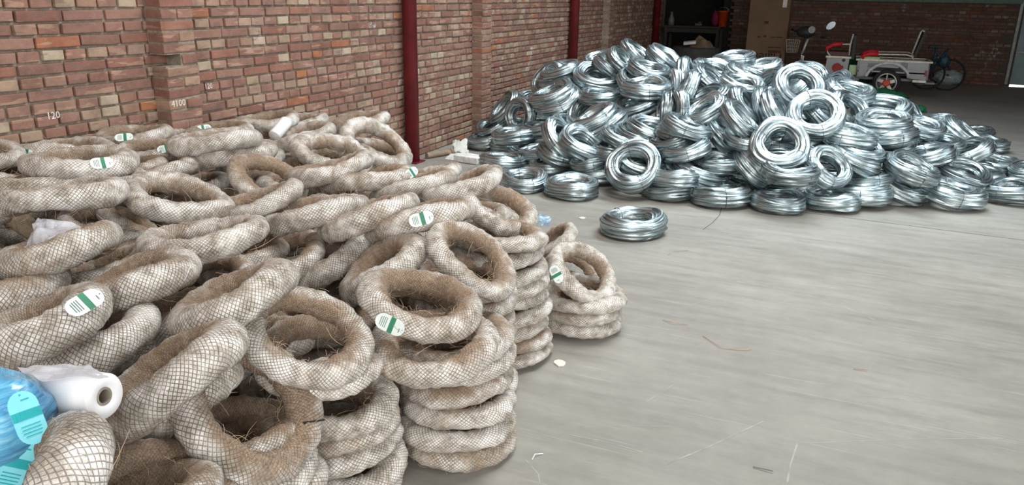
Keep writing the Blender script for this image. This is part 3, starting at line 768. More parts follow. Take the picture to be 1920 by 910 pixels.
# ---- wrapped coils
BAG = """
122 283 168 50 8|254 255 128 46 12|410 247 125 42 10|150 305 200 68 8|235 318 150 52 12|190 340 160 55 10|285 325 170 44 14|290 282 135 50 10|370 283 145 50 10
405 265 172 46 9|430 290 168 50 13|502 227 118 40 8|563 258 134 46 20|677 228 110 42 14|706 272 142 88 -28|715 287 120 50 -20 h-.10|622 290 152 82 -15|620 302 122 52 -15 h-.09|620 318 162 46 16 h+.04
690 338 176 44 9|502 340 152 98 -30|510 350 126 60 -25 h-.10|485 378 168 56 22 h+.03|775 350 166 44 17|800 332 140 42 14 h-.03|865 350 170 50 19 h+.03|592 398 205 62 12|690 405 206 58 20 h+.02|788 410 208 55 16 h+.04
932 390 165 92 -28|912 388 130 56 -20 h-.09|885 487 188 120 -38|870 492 150 74 -35 h-.09|788 566 240 136 -12|782 575 196 104 -20 h-.10|815 645 248 150 2 h-.10
1092 512 152 100 -42 H.27|1075 515 125 80 -40 H.19|1030 455 120 50 30 H.30|630 748 226 158 8 h-.08|600 668 245 165 -5 h-.08|572 627 256 192 -25 Z2.10|535 622 205 105 35 h-.15
465 765 322 244 -50 Z1.90|440 812 235 130 5 h-.14|405 862 200 110 30 h-.20|325 702 292 125 38 Z1.74 t|332 752 262 105 38 Z1.93 t|168 642 240 124 28 t|130 655 215 82 20 h-.10|70 612 280 110 28 h+.06 t
-5 530 205 104 8 h+.04 t|256 530 235 92 24 h+.02 t|185 506 205 72 20|115 470 222 68 22 h+.04 t|10 445 150 95 -30|205 425 172 88 -12|225 442 140 52 5 h-.08|115 368 228 60 12 h+.02|55 352 200 52 8
0 318 125 58 -15|20 336 130 46 -5|338 373 200 96 -8|330 388 122 52 15 h-.09|262 412 152 82 -30|385 447 238 84 12 h+.03|527 485 178 92 25|618 490 172 82 33 t|718 502 184 92 35 h+.03 t|650 548 160 72 30 h-.08
440 560 250 104 28 h+.03 t|335 592 222 82 18|385 530 152 88 20 h-.06|455 487 172 62 22 h-.08|25 962 455 195 55 h-.08 t|300 942 315 235 -20 Z1.62|235 950 240 120 10 h-.10
30 395 150 60 10 h-.04|-40 290 130 50 5|330 262 120 44 8 h-.06|560 232 110 40 12 h-.08|60 430 160 70 -10 h-.10|300 470 180 70 10 h-.08|160 560 190 70 15 h-.10|250 640 200 80 30 h-.10
560 340 150 60 10 h-.10|600 365 150 60 15 h-.10|420 400 160 60 10 h-.12|560 440 170 70 15 h-.12|640 450 160 60 20 h-.12|740 450 160 60 15 h-.12|830 450 150 60 10 h-.14|700 300 130 50 -10 h-.12
180 400 160 60 10 h-.1|470 300 130 50 10 h-.1|90 700 220 90 15 h-.1|400 680 230 110 20 h-.15|480 640 230 110 10 h-.2|-60 400 180 70 10|-60 620 240 100 15
"""
def bagh(x, y):
    return bilerp([0, 400, 600, 950], [200, 350, 450, 600, 900], [[.74, .74, .74, .76, .80], [.70, .70, .68, .70, .70], [.66, .66, .64, .60, .56], [.60, .60, .60, .56, .54]], x, y)
bag = []
for (x, y, W, m, a, fl) in parse(BAG):
    n = orient(x, y, W, m, a, .28 if 't' in fl else .22)
    h = bagh(x, y); hid = False
    for f_ in fl:
        if f_[0] == 'h': h += float(f_[1:])
        if f_[0] == 'H': h = float(f_[1:])
    Z = depth_z(x, y, h); R = min(.222, max(.180, W*Z/(2*F))); ab = [float(f_[1:]) for f_ in fl if f_[0] == 'Z']
    if ab: Z = ab[0]; R = min(.225, max(.165, W*Z/(2*F)))
    else: Z = min(Z*1.15, max(Z*.87, R*2*F/W))
    P = at_depth(x, y, Z)
    sc = R/BRO; exx = BRO*sc*math.sqrt(max(0, 1-n[0]**2))
    if P[0]-exx < WX+.02:
        t = (WX+.02+exx)/P[0]
        if 0 < t < 1: P = CAMP+(P-CAMP)*t; Z *= t
    bag.append(dict(x=x, y=y, P=P, n=n, R=R, Z=Z, kind='top', fat='t' in fl, fix=bool(ab)))
# standing stacks along the open side: base position in the photo, number of layers, lean
STK = [('the near right corner stack', 858, 818, 6, .072, (-.02, .03), .20),
       ('the stack left of that corner', *project((-1.28, 1.72, .037))[:2], 4, .074, (-.02, .0), .20),
       ('the stack at bottom edge', *project((-1.29, 1.30, .037))[:2], 5, .074, (.0, .02), .20),
       ('the stack behind the corner', 872, 712, 7, .070, (.0, .0), .20),
       ('the neat tall right stack', 950, 652, 9, .063, (-.05, .0), .198),
       ('the low farthest right stack', 1084, 596, 3, .066, (.02, -.02), .205)]
for (nm, px, py, n_, th, dr, R) in STK:
    b0 = at_z(px, py, th/2)
    for k in range(n_):
        t = k/max(1, n_-1)
        P = b0+np.array([dr[0]*t+rnd.uniform(-.012, .012), dr[1]*t+rnd.uniform(-.012, .012), k*th])
        nn = _n([rnd.uniform(-.05, .05), rnd.uniform(-.05, .05), 1]) if k else np.array([0, 0, 1.])
        pr = project(P)
        bag.append(dict(x=pr[0], y=pr[1], P=P, n=nn, R=R*rnd.uniform(.97, 1.03), Z=pr[2], kind='stack', lab='wrapped coil, %s up from the floor in %s' % (ordinal(k), nm), flat=th/(2*TR)))
tops = [b_ for b_ in bag if b_['kind'] == 'top']
bfill = fill_positions(tops, .41, 2*TR*.96, BRO, .10, (-3.4, -1.2, .7, 6.2), 5, [tuple(at_z(t[1], t[2], t[4]/2)[:2]) for t in STK])
BLAB = {(788, 566): 'jute-netted wire coil with white tag lying on the near right corner of the pile', (572, 627): 'large netted coil with deep round hole and string ends, centre foreground',
        (465, 765): 'netted coil tied with a black strap in the bottom foreground', (325, 702): 'netted coil tilted steeply right beside the white film roll end',
        (25, 962): 'big netted coil at the bottom left corner beside the blue bag', (300, 942): 'netted coil arching at the bottom edge right of the corner coil',
        (1092, 512): 'brown netted coil on top of the low stack farthest right', (932, 390): 'open brown coil at the far right end of the pile nearest the lone galvanised coil',
        (885, 487): 'open netted coil facing right with dark hollow, behind the corner coil', (865, 350): 'wrapped coil seen edge-on, resting highest at the pile end before the galvanised heap',
        (788, 410): 'wrapped coil seen edge-on with a big white tag on its front', (70, 612): 'netted coil at left edge with a folded white tag at its right end',
        (115, 470): 'netted coil edge-on with clear plastic sheet lying on it', (706, 272): 'open wrapped coil just left of the nearest red post',
        (622, 290): 'open wrapped coil left of the one beside the nearest red post', (502, 340): 'open wrapped coil standing among edge-on ones in the upper middle of the pile',
        (122, 283): 'wrapped coil against the wall with round tag at its left end', (254, 255): 'wrapped coil touching the wall just left of the nearest pilaster',
        (718, 502): 'netted coil with frayed tied end left of the open hollow coil', (385, 447): 'netted coil with shiny front and brown fuzzy rim in the middle of the pile',
        (168, 642): 'netted coil curling right just above the white film roll', (256, 530): 'netted coil with bright film front, right of the folded tag',
        (502, 227): 'wrapped coil against the wall behind the small white roll', (677, 228): 'wrapped coil near the wall, last before the nearest red post',
        (690, 338): 'wrapped coil edge-on with a white tag at its right tip, below the open rings', (1030, 455): 'wrapped coil end poking out between the tall stack and the farthest right stack',
        (338, 373): 'wide open wrapped coil in the pile below the nearest pilaster', (-5, 530): 'netted coil cut by the left picture edge with loose white string'}
for c in bag: c['minz'] = max(TR, (BRO-TR)*math.sqrt(max(0, 1-c['n'][2]**2))+TR)*c['R']/BRO*.9
relax(bag, .037, (BRO-TR)/BRO, 40, .12, lambda c: c['kind'] == 'stack' or c.get('fix'))
rows = ['back', 'far middle', 'middle', 'near middle', 'front']
for b_ in tops: b_['row'] = 0 if b_['y'] < 300 else 1 if b_['y'] < 390 else 2 if b_['y'] < 500 else 3 if b_['y'] < 640 else 4
for r_ in range(5):
    s_ = sorted([q for q in tops if q['row'] == r_ and (q['x'], q['y']) not in BLAB], key=lambda q: q['x'])
    for k, q in enumerate(s_): q['lab'] = 'netted wire coil %s, %s from left in the %s band of the pile' % (pose_word(q['n'], q['P']), ordinal(k), rows[r_])
BG = 'wire coils wrapped in film and jute netting piled along the brick wall'
COILS = {}
for i, b_ in enumerate(bag):
    o = link('wrapped_wire_coil', BVF[i % 4] if b_.get('fat') else BV[i % 7]); mt = put(o, b_['P'], b_['n'], rnd.uniform(0, 2*PI), b_['R']/BRO)
    if 'flat' in b_: o.matrix_world = mt@Matrix.Diagonal((1, 1, b_['flat'], 1))
    tag(o, BLAB.get((b_['x'], b_['y']), b_.get('lab')), 'wire coil', BG); COILS[(b_['x'], b_['y'])] = (o, b_)
    if b_['Z'] < 4.2:
        f_ = link('loose_fibres', FB[i % 3], o); f_['kind'] = 'stuff'; f_.rotation_euler = (0, 0, rnd.uniform(0, 6))
bfill = visible_fill(bfill, BRO-TR)
for i, q in enumerate(bfill):
    o = link('wrapped_wire_coil', BV[i % 7]); put(o, q, _n([rnd.uniform(-.05, .05), rnd.uniform(-.05, .05), 1]), rnd.uniform(0, 6), .97)
    tag(o, 'netted wire coil lying flat inside the pile beneath the visible coils', 'wire coil', 'wrapped coils buried inside the pile')

# ---- tags on the coils
def on_tube(b_, px, py, off=.003):
    """point on the coil's tube facing the camera along the photo ray"""
    r = _n(ray(px, py)); n = np.array(b_['n']); P = np.array(b_['P']); sc = b_['R']/BRO; Rc = (BRO-TR)*sc
    e1 = _n(np.cross(n, [0.3, .5, .81])); e2 = np.cross(n, e1); best = None
    for k in range(180):
        a = 2*PI*k/180; q = P+Rc*(math.cos(a)*e1+math.sin(a)*e2); d = q-CAMP; s = np.dot(d, r); dist = np.linalg.norm(d-s*r)
        sc_ = dist+max(0, s-np.linalg.norm(P-CAMP))*.15
        if best is None or sc_ < best[0]: best = (sc_, q, -math.sin(a)*e1+math.cos(a)*e2)
    _, q, tg = best
    d = q-CAMP; s = np.dot(d, r); c = d-s*r; dist = min(np.linalg.norm(c), TR*sc*.9)
    nr = _n(-r*math.sqrt(max(.05, (TR*sc)**2-dist**2))-(_n(c)*dist if dist > 1e-6 else 0))
    return q+nr*(TR*sc+off), nr, _n(tg-nr*np.dot(tg, nr))
TAGS = [((122, 283), 49, 289, 1.), ((254, 255), 233, 259, 1.), ((410, 247), 382, 242, 1.), ((150, 305), 190, 307, 1.), ((190, 340), 176, 331, 1.), ((290, 282), 311, 280, .9), ((370, 283), 355, 291, 1.),
        ((690, 338), 770, 325, .9), ((788, 410), 790, 411, 1.05), ((788, 566), 733, 608, 1.05), ((70, 612), 157, 573, 1.0), ((1092, 512), 1044, 515, 1.0)]
for key, px, py, sc in TAGS:
    o, b_ = COILS[key]; pos, nr, tg = on_tube(b_, px, py, .004)
    bpy.context.view_layer.update(); mi = o.matrix_world.inverted(); rd = Vector(_n(ray(px, py)))
    hit, loc, nl, _ = o.ray_cast(mi@Vector(CAMP), (mi.to_3x3()@rd).normalized())
    if hit:
        nw = (mi.transposed().to_3x3()@nl).normalized(); nw = (nw*.8-rd*.5).normalized(); nr = np.array(nw); pos = np.array(o.matrix_world@loc)+nr*(.014 if b_.get('fat') else .008); tg = _n(tg-nr*np.dot(tg, nr))
    bi = np.cross(tg, nr)
    mt = Matrix(((bi[0], tg[0], nr[0], pos[0]), (bi[1], tg[1], nr[1], pos[1]), (bi[2], tg[2], nr[2], pos[2]), (0, 0, 0, 1)))@Matrix.Diagonal((sc*1.2, sc*1.2, sc, 1))
    t_ = link('label_tag', TG[0], o); t_['label'] = 'white oval tag with green band'
    bpy.context.view_layer.update(); t_.matrix_world = mt
    for nm, me in (('green_band', TG[1]), ('printed_lines', TG[2])):
        c = link(nm, me, t_)
        if nm == 'printed_lines': c['kind'] = 'stuff'
# black strap on the foreground coil
o, b_ = COILS[(465, 765)]
pos, nr, tg = on_tube(b_, 572, 792, 0.); q = MB(); sc = b_['R']/BRO
cpt = pos-nr*(TR*sc)
bi = np.cross(tg, nr); pts = [tuple(cpt+(nr*math.cos(a)+bi*math.sin(a))*(TR*sc*1.17)) for a in [2*PI*k/20 for k in range(21)]]
q.tube(pts, .0024, 5, cap=False); q.box(pos+nr*.004, (.016, .012, .008))
s_ = q.obj('strap', m_blackp, None); bpy.context.view_layer.update(); s_.parent = o; s_.matrix_parent_inverse = o.matrix_world.inverted(); s_['label'] = 'black plastic strap'
# pale string ends
def string(px, pts, Zd, col=None, key=None):
    q = MB(); P = [at_depth(a, b, Zd+dz) for a, b, dz in pts]
    q.tube(P, .0011, 5); s_ = q.obj('string_end', m_white if col is None else col, None)
    if key: bpy.context.view_layer.update(); o = COILS[key][0]; s_.parent = o; s_.matrix_parent_inverse = o.matrix_world.inverted()
kz = lambda k: COILS[k][1]['Z']-.07
string(0, [(436, 602, .03), (455, 602, .0), (468, 620, -.02), (471, 645, 0), (472, 655, .03)], kz((572, 627)), key=(572, 627))
string(0, [(561, 596, .0), (575, 590, -.02), (584, 598, -.02), (579, 622, 0), (574, 634, .02)], kz((535, 622)), key=(535, 622))
string(0, [(335, 543, .05), (345, 530, .02), (352, 512, .0), (358, 498, .01)], kz((256, 530)), key=(256, 530))
string(0, [(400, 750, .05), (430, 735, .02), (441, 722, .0)], kz((440, 812))-.05, key=(440, 812))
string(0, [(62, 562, .02), (48, 552, .0), (45, 545, .0), (52, 535, .01)], kz((-5, 530)), key=(-5, 530))
string(0, [(1002, 562, .04), (1014, 545, .0), (1016, 520, .0)], COILS[(932, 390)][1]['Z']-.05, key=(932, 390))
string(0, [(300, 585, .03), (305, 600, 0), (310, 612, .02)], kz((335, 592)), key=(335, 592))

# ---------------------------------------------------------------- foreground odds and ends
def bpos(px, py, Z): return Vector(at_depth(px, py, Z))
# white film roll
Zr = 1.36
a_ = bpos(198, 744, Zr); b__ = bpos(38, 724, Zr+.03); ax = (b__-a_)
roll = MB(); r1 = .041; L = ax.length
prof = [(.016, 0.004), (.019, 0), (r1-.003, 0), (r1, .004), (r1, L-.004), (r1-.003, L), (.019, L), (.016, L-.004), (.016, .004)]
roll.lathe(prof, 40); ro = roll.obj('film_roll', m_white, None, smooth=True)
qd = Vector((0, 0, 1)).rotation_difference(ax.normalized()); 
# turn the open end a little toward us
v_cam = Vector(CAMP)-a_; axn = (ax.normalized()-v_cam.normalized()*.22).normalized(); qd = Vector((0, 0, 1)).rotation_difference(axn)
ro.matrix_world = Matrix.Translation(a_)@qd.to_matrix().to_4x4()
tag(ro, 'thick roll of white plastic film lying beside the blue bag', 'film roll')
core = MB(); core.lathe([(.0125, .002), (.0158, .002), (.0158, L-.002), (.0125, L-.002), (.0125, .002)], 28); c_ = core.obj('cardboard_core', plain('core_card', (.33, .29, .23), .8), ro, smooth=True)
def sheet(name, corners, nx, ny, amp, seed, mat, sag=0., parent=None, thick=.0008, freq=14):
    """crumpled sheet through a bilinear patch of four world points"""
    A, B, C_, D = [Vector(c) for c in corners]; V = []; r = random.Random(seed); off = Vector((seed*3.1, seed, 0))
    nrm = (B-A).cross(D-A).normalized()
    for i in range(nx+1):
        for j in range(ny+1):
            s, t = i/nx, j/ny; p = A*(1-s)*(1-t)+B*s*(1-t)+C_*s*t+D*(1-s)*t
            h = abs(mnoise.noise(p*freq+off))*1.6-.4+.5*mnoise.noise(p*freq*2.7+off)
            e = nrm*(h*amp+math.sin(PI*s)*math.sin(PI*t)*sag)
            edge = 1+.12*mnoise.noise(p*20+off)
            V.append(p+e+(A-C_).normalized()*(amp*.6*mnoise.noise(p*9+off) if i in (0, nx) or j in (0, ny) else 0))
    Fc = [(i*(ny+1)+j, (i+1)*(ny+1)+j, (i+1)*(ny+1)+j+1, i*(ny+1)+j+1) for i in range(nx) for j in range(ny)]
    n0 = len(V); V += [v-nrm*thick for v in V]; Fc += [tuple(n0+k for k in reversed(f)) for f in Fc]
    ring_ = [i*(ny+1) for i in range(nx+1)]+[nx*(ny+1)+j for j in range(1, ny+1)]+[i*(ny+1)+ny for i in range(nx-1, -1, -1)]+[j for j in range(ny-1, 0, -1)]
    for k in range(len(ring_)):
        a, b = ring_[k], ring_[(k+1) % len(ring_)]; Fc.append((a, b, b+n0, a+n0))
    me = mesh_from(name, V, Fc, mat); return link(name, me, parent)
m_clear = film_material('clear_film', (.80, .80, .86), .55, .2)
s_ = sheet('loose_film', [bpos(78, 712, 1.30), bpos(205, 705, 1.33), bpos(165, 683, 1.40), bpos(30, 690, 1.36)], 14, 8, .010, 4, m_clear); tag(s_, 'torn end of clear film trailing over the white roll', 'plastic sheet')
zc = COILS[(115, 470)][1]['Z']
s_ = sheet('plastic_sheet', [bpos(42, 476, zc-.075), bpos(100, 452, zc-.09), bpos(176, 432, zc-.03), bpos(70, 405, zc+.12)], 22, 14, .022, 8, m_clear, sag=.03); tag(s_, 'crumpled clear plastic sheet draped over a netted coil at left', 'plastic sheet')
# blue plastic bag holding tagged bundles
m_blue = NT('blue_film'); tc = m_blue.add('ShaderNodeTexCoord'); mp = m_blue.add('ShaderNodeMapping'); m_blue.l(tc.outputs['Object'], mp.inputs[0]); mp.inputs['Rotation'].default_value = (0, .5, .4); mp.inputs['Scale'].default_value = (5, 5, 60)
nn_ = m_blue.noise(mp.outputs[0], 2.2, 4, .6); n2_ = m_blue.noise(tc.outputs['Object'], 9, 3)
cc = m_blue.ramp(m_blue.math('ADD', m_blue.math('MULTIPLY', nn_, .6), m_blue.math('MULTIPLY', n2_, .4)), [(.36, (.035, .17, .36)), (.52, (.11, .42, .68)), (.64, (.38, .72, .88))])
m_blue.l(cc, m_blue.b.inputs['Base Color']); m_blue.b.inputs['Roughness'].default_value = .22; m_blue.b.inputs['Coat Weight'].default_value = .4; m_blue.bump(nn_, .5, .006)
def blob(name, c, rad, seed, amp, mat, nu=40, nv=26, freq=2.5, squash=1., crease=0.):
    V = []; Fc = []
    for i in range(nv+1):
        th = PI*i/nv
        for j in range(nu):
            ph = 2*PI*j/nu; d = Vector((math.sin(th)*math.cos(ph), math.sin(th)*math.sin(ph), math.cos(th)))
            k = 1+amp*mnoise.noise(d*freq+Vector((seed, 0, 0)))+amp*.4*mnoise.noise(d*freq*3+Vector((seed, 5, 0)))+crease*math.sin(ph*9+3*mnoise.noise(d*2))*math.sin(th)
            V.append((c[0]+d.x*rad[0]*k, c[1]+d.y*rad[1]*k, c[2]+d.z*rad[2]*k))
    for i in range(nv):
        for j in range(nu):
            j2 = (j+1) % nu; Fc.append((i*nu+j, (i+1)*nu+j, (i+1)*nu+j2, i*nu+j2))
    me = mesh_from(name, [(v[0]-c[0], v[1]-c[1], v[2]-c[2]) for v in V], Fc, mat, True); o = link(name, me); o.location = c
    return o
bc = bpos(-28, 792, 1.30); bo = blob('plastic_bag', bc, (.105, .10, .088), 3, .10, m_blue.m, crease=.015); tag(bo, 'shiny blue plastic bag bulging at the lower left edge', 'plastic bag')
m_cy = plain('tag_under_blue', (.22, .66, .76), .35, var=.08); m_cyg = plain('band_under_blue', (.02, .38, .42), .4)
def blue_tag(px, py, ang, off):
    r = Vector(_n(ray(px, py))); dg = bpy.context.evaluated_depsgraph_get(); bpy.context.view_layer.update()
    mi = bo.matrix_world.inverted(); hit, loc, nr, _ = bo.ray_cast(mi@Vector(CAMP), (mi.to_3x3()@r).normalized())
    loc = bo.matrix_world@loc if hit else bpos(px, py, 1.2); nr = nr if hit else -r
    nr = (nr*.35-r*.65).normalized(); up = Vector(-M[:, 1])*math.cos(ang)+Vector(M[:, 0])*math.sin(ang); up = (up-nr*up.dot(nr)).normalized(); sd = up.cross(nr)
    mt = Matrix(((sd.x, up.x, nr.x, loc.x+nr.x*off), (sd.y, up.y, nr.y, loc.y+nr.y*off), (sd.z, up.z, nr.z, loc.z+nr.z*off), (0, 0, 0, 1)))@Matrix.Diagonal((1.15, 1.25, 1, 1))
    def sw(me, m):
        me = me.copy(); me.materials[0] = m; return me
    t_ = link('label_tag', sw(TG[0], m_cy), bo); t_['label'] = 'oval tag seen cyan through the film'; t_.matrix_world = mt
    bpy.context.view_layer.update(); t_.matrix_world = mt
    for nm, me, m in (('green_band', TG[1], m_cyg), ('printed_lines', TG[2], m_cyg)):
        c = link(nm, sw(me, m), t_)
        if nm == 'printed_lines': c['kind'] = 'stuff'
blue_tag(50, 785, -.35, .008); blue_tag(28, 872, .5, .008)
# small white roll on the far part of the pile
zc = COILS[(563, 258)][1]['Z']-.02; a_ = bpos(514, 256, zc); b__ = bpos(537, 228, zc+.1); ax = b__-a_
q = MB(); q.lathe([(.0, 0), (.036, 0), (.038, .004), (.038, ax.length-.004), (.036, ax.length), (.0, ax.length)], 28); o = q.obj('film_roll', m_white, None, smooth=True)
o.matrix_world = Matrix.Translation(a_)@Vector((0, 0, 1)).rotation_difference(ax.normalized()).to_matrix().to_4x4(); tag(o, 'small white film roll stuck upright among wrapped coils near the wall', 'film roll')
# bluish scrap of film at the right end of the pile
zc = COILS[(1030, 455)][1]['Z']; s_ = sheet('film_scrap', [bpos(1008, 420, zc), bpos(1030, 424, zc-.02), bpos(1033, 406, zc+.05), bpos(1012, 400, zc+.05)], 10, 8, .018, 2, film_material('blue_grey_film', (.28, .40, .52), .8)); tag(s_, 'blue grey scrap of film at the right end of the wrapped pile', 'plastic scrap')
# waste paper near the wall
def paper(name, pxs, z0, amp, seed, lab, sag=0., cat='paper'):
    P = []
    for (a, b, z) in pxs: P.append(at_z(a, b, z))
    return tag(sheet(name, P, 16, 10, amp, seed, m_paper, sag=sag), lab, cat)
paper('waste_paper', [(845, 288, .01), (878, 288, .02), (874, 262, .10), (850, 262, .16)], 0, .05, 3, 'crumpled pale paper standing against the foot of the wall', .04)
paper('waste_paper', [(833, 298, .005), (868, 302, .006), (905, 290, .01), (850, 284, .02)], 0, .012, 5, 'flat torn white paper on the floor by the wall', .01)
q = MB(); P0 = at_z(862, 298, .03); q.box((0, 0, 0), (.26, .16, .06)); o = q.obj('paper_packet', plain('packet_white', (.74, .73, .70), .8), bevel=.008); o.location = (P0[0]+.08, P0[1]+.05, .032); o.rotation_euler = (0, 0, -.15); tag(o, 'white folded paper packet on the floor left of the galvanised coils', 'paper packet')
q = MB(); q.tube([at_z(800, 292, .03), at_z(848, 284, .03)], .027, 16); o = q.obj('cardboard_tube', plain('tube_card', (.30, .22, .16), .8)); tag(o, 'brown cardboard tube lying on the floor near the nearest red post', 'cardboard tube')
# small floor litter
def scrap(px, py, r, lab, col, nm='paper_scrap', seed=1):
    p = at_z(px, py, .004); b = MB(); n = 9; rr = random.Random(seed)
    pts = [(p[0]+r*rr.uniform(.7, 1.1)*math.cos(2*PI*k/n), p[1]+r*rr.uniform(.7, 1.1)*math.sin(2*PI*k/n)) for k in range(n)]
    for z in (0.001, .006): b.v += [Vector((x, y, z)) for x, y in pts]
    b.f = [tuple(range(n))[::-1], tuple(range(n, 2*n))]+[(k, (k+1) % n, n+(k+1) % n, n+k) for k in range(n)]
    return tag(b.obj(nm, col), lab, 'litter')
m_cream = plain('cream_scrap', (.72, .69, .60), .8, var=.08)
scrap(1092, 409, .026, 'small pale disc of paper on the floor left of the lone coil', m_cream)
scrap(1050, 681, .030, 'cream paper scrap at the foot of the neat tall stack', m_cream, seed=4)
def twig(pts, lab, mat, r=.0016):
    b = MB(); b.tube([at_z(x, y, .003+dz) for x, y, dz in pts], r, 5); tag(b.obj('jute_strand', mat), lab, 'strand', 'jute strands dropped on the floor')
twig([(1243, 600, 0), (1262, 605, .006), (1290, 609, 0)], 'short jute strand on open floor below the lone galvanised coil', m_fibre)
twig([(1318, 630, 0), (1350, 650, .005), (1380, 656, 0), (1408, 655, .004)], 'long curved jute strand in the middle of the floor', m_fibre)
twig([(1600, 692, 0), (1625, 694, .004)], 'tiny jute strand lying right of the floor centre', m_fibre)
twig([(998, 862, 0), (1003, 852, .006), (1018, 851, 0)], 'bent pale strand near the near right corner stack', m_white)
twig([(1412, 876, 0), (1450, 884, .004)], 'dark straight strand near the bottom edge of the floor', m_tie)
twig([(1252, 478, 0), (1262, 472, .01), (1290, 470, 0)], 'dark thin strand just below right of the lone coil', m_tie, .001)

# ---------------------------------------------------------------- things at the back
# tall cardboard carton, printed upside down
CY = 14.6; xl = at_y(1399, 80, CY)[0]; xr = at_y(1474, 80, CY)[0]; wd = xr-xl
q = MB(); q.box(((xl+xr)/2, CY+.3, .92), (wd, .6, 1.84)); carton = tag(q.obj('cardboard_carton', m_kraft, bevel=.006), 'tall brown cardboard carton printed upside down, standing behind the heap', 'carton')
def carton_text(txt, px, py, size, col):
    p = at_y(px, py, CY-.002); o = link('printed_mark', text_mesh(txt, size, col, .0005), carton)
    o.matrix_world = Matrix.Translation(p)@Matrix.Rotation(PI/2, 4, 'X')@Matrix.Rotation(PI, 4, 'Z'); return o
m_ink = plain('carton_ink', (.012, .010, .010), .8); m_ink2 = plain('carton_ink_red', (.085, .022, .015), .8)
bpy.context.view_layer.update()
carton_text('Haier', 1439, 107, .215, m_ink)
for px, py, w_, h_, m_ in ((1452, 89, .22, .018, m_ink2), (1452, 97, .21, .045, m_ink2), (1461, 70, .10, .02, m_ink2), (1449, 70, .08, .02, m_ink2), (1434, 68, .05, .035, m_ink2), (1423, 69, .05, .03, m_ink2), (1437, 42, .07, .05, m_ink2)):
    p = at_y(px, py, CY-.001); q = MB(); q.box(p, (w_, .002, h_)); q.obj('printed_mark', m_, carton)
p = at_y(1472, 6, CY-.002); q = MB(); q.box(p, (.07, .004, .14)); o = q.obj('shipping_label', m_paper, carton); o['label'] = 'pale paper sticker'
# bench with things on it inside the recess
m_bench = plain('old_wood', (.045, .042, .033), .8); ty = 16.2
def yb(px, py, y=ty): return at_y(px, py, y)
t0 = yb(1243, 47); t1_ = yb(1352, 47); zt = t0[2]
bench = empty('work_bench', ((t0[0]+t1_[0])/2, ty+.3, 0)); tag(bench, 'old wooden bench in the dark recess behind the heap', 'bench')
Lb = t1_[0]-t0[0]
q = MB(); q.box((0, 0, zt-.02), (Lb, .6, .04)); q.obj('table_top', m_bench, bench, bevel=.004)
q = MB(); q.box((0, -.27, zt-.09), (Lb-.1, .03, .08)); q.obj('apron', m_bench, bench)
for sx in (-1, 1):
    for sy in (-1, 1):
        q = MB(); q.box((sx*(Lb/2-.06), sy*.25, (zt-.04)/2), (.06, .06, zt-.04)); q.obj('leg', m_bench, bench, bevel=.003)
p = yb(1353, 39); q = MB(); H = yb(1353, 9)[2]-p[2]
q.lathe([(.0, 0), (.075, 0), (.10, H), (.106, H), (.106, H-.02), (.09, H-.02), (.07, .01), (0, .01)], 24); o = q.obj('bucket', plain('orange_plastic', (.60, .075, .015), .4), None, smooth=True); o.location = (p[0], ty+.15, zt)
tag(o, 'orange plastic bucket standing on the dark bench', 'bucket')
q = MB(); q.tube([(-.1*math.cos(a), 0, H-.01+.08*math.sin(a)) for a in [PI*k/10 for k in range(11)]], .004, 6); q.obj('handle', m_tie, o)
p = yb(1340, 20); o = blob('cloth_bundle', (p[0], ty+.2, zt+.15), (.07, .06, .15), 6, .25, plain('magenta_cloth', (.22, .012, .06), .8), 20, 14); tag(o, 'magenta cloth bundle beside the orange bucket', 'cloth')
p = yb(1256, 36); q = MB(); q.lathe([(0, 0), (.06, 0), (.065, .10), (.03, .2), (.025, .26), (0, .26)], 18); o = q.obj('jug', plain('dull_plastic', (.16, .16, .15), .4), None, smooth=True); o.location = (p[0], ty+.15, zt); tag(o, 'dull grey jug on the left end of the dark bench', 'jug')
p = yb(1309, 38); q = MB(); q.box((0, 0, .03), (.14, .09, .05)); q.box((.02, 0, .07), (.05, .05, .03)); o = q.obj('hand_tool', plain('tool_brown', (.12, .08, .05), .6), bevel=.006); o.location = (p[0], ty+.1, zt); tag(o, 'small dusty tool lying on the middle of the dark bench', 'tool')
m_sack = plain('woven_sack', (.16, .115, .07), .9, var=.35, scale=9, bump=.4)
py_ = 14.0
p = at_y(1308, 104, py_); o = blob('sack', (p[0], py_+.3, p[2]-.12), (.30, .28, .38), 9, .22, m_sack, 30, 20); tag(o, 'lumpy brown sack behind the crest of the galvanised heap', 'sack')
p2 = at_y(1290, 81, py_-.05); q = MB(); q.box((0, 0, 0), (.21, .14, .045)); q2 = q.obj('foam_block', plain('pale_foam', (.66, .64, .62), .8), bevel=.004); q2.location = (p2[0], py_+.12, p2[2]); q2.rotation_euler = (.1, -.12, .12); tag(q2, 'pale rectangular foam block lying on the brown sack', 'foam block')
q = MB(); q.lathe([(0, 0), (.42, 0), (.42, .62), (.38, .64), (0, .64)], 26); o = q.obj('cable_drum', plain('dark_drum', (.05, .05, .045), .8), None); o.location = (p[0]-.1, py_+.35, 0); 
tag(o, 'dark round drum carrying the brown sack', 'drum')
# crates under / beside bench
for (px, py, w_, h_, lab) in ((1375, 85, .5, .5, 'dark crate standing left of the tall cardboard carton'), (1335, 88, .45, .35, 'dark low box under the right end of the bench')):
    p = at_y(px, py, 15.6); q = MB(); q.box((0, 0, h_/2), (w_, .4, h_)); 
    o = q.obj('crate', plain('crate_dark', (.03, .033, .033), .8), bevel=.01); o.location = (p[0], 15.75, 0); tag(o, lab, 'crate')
    for zz in (h_*.25, h_*.5, h_*.75):
        s2 = MB(); s2.box((0, -.205, zz), (w_*.95, .012, .03)); s2.obj('slat', m_bench, o)

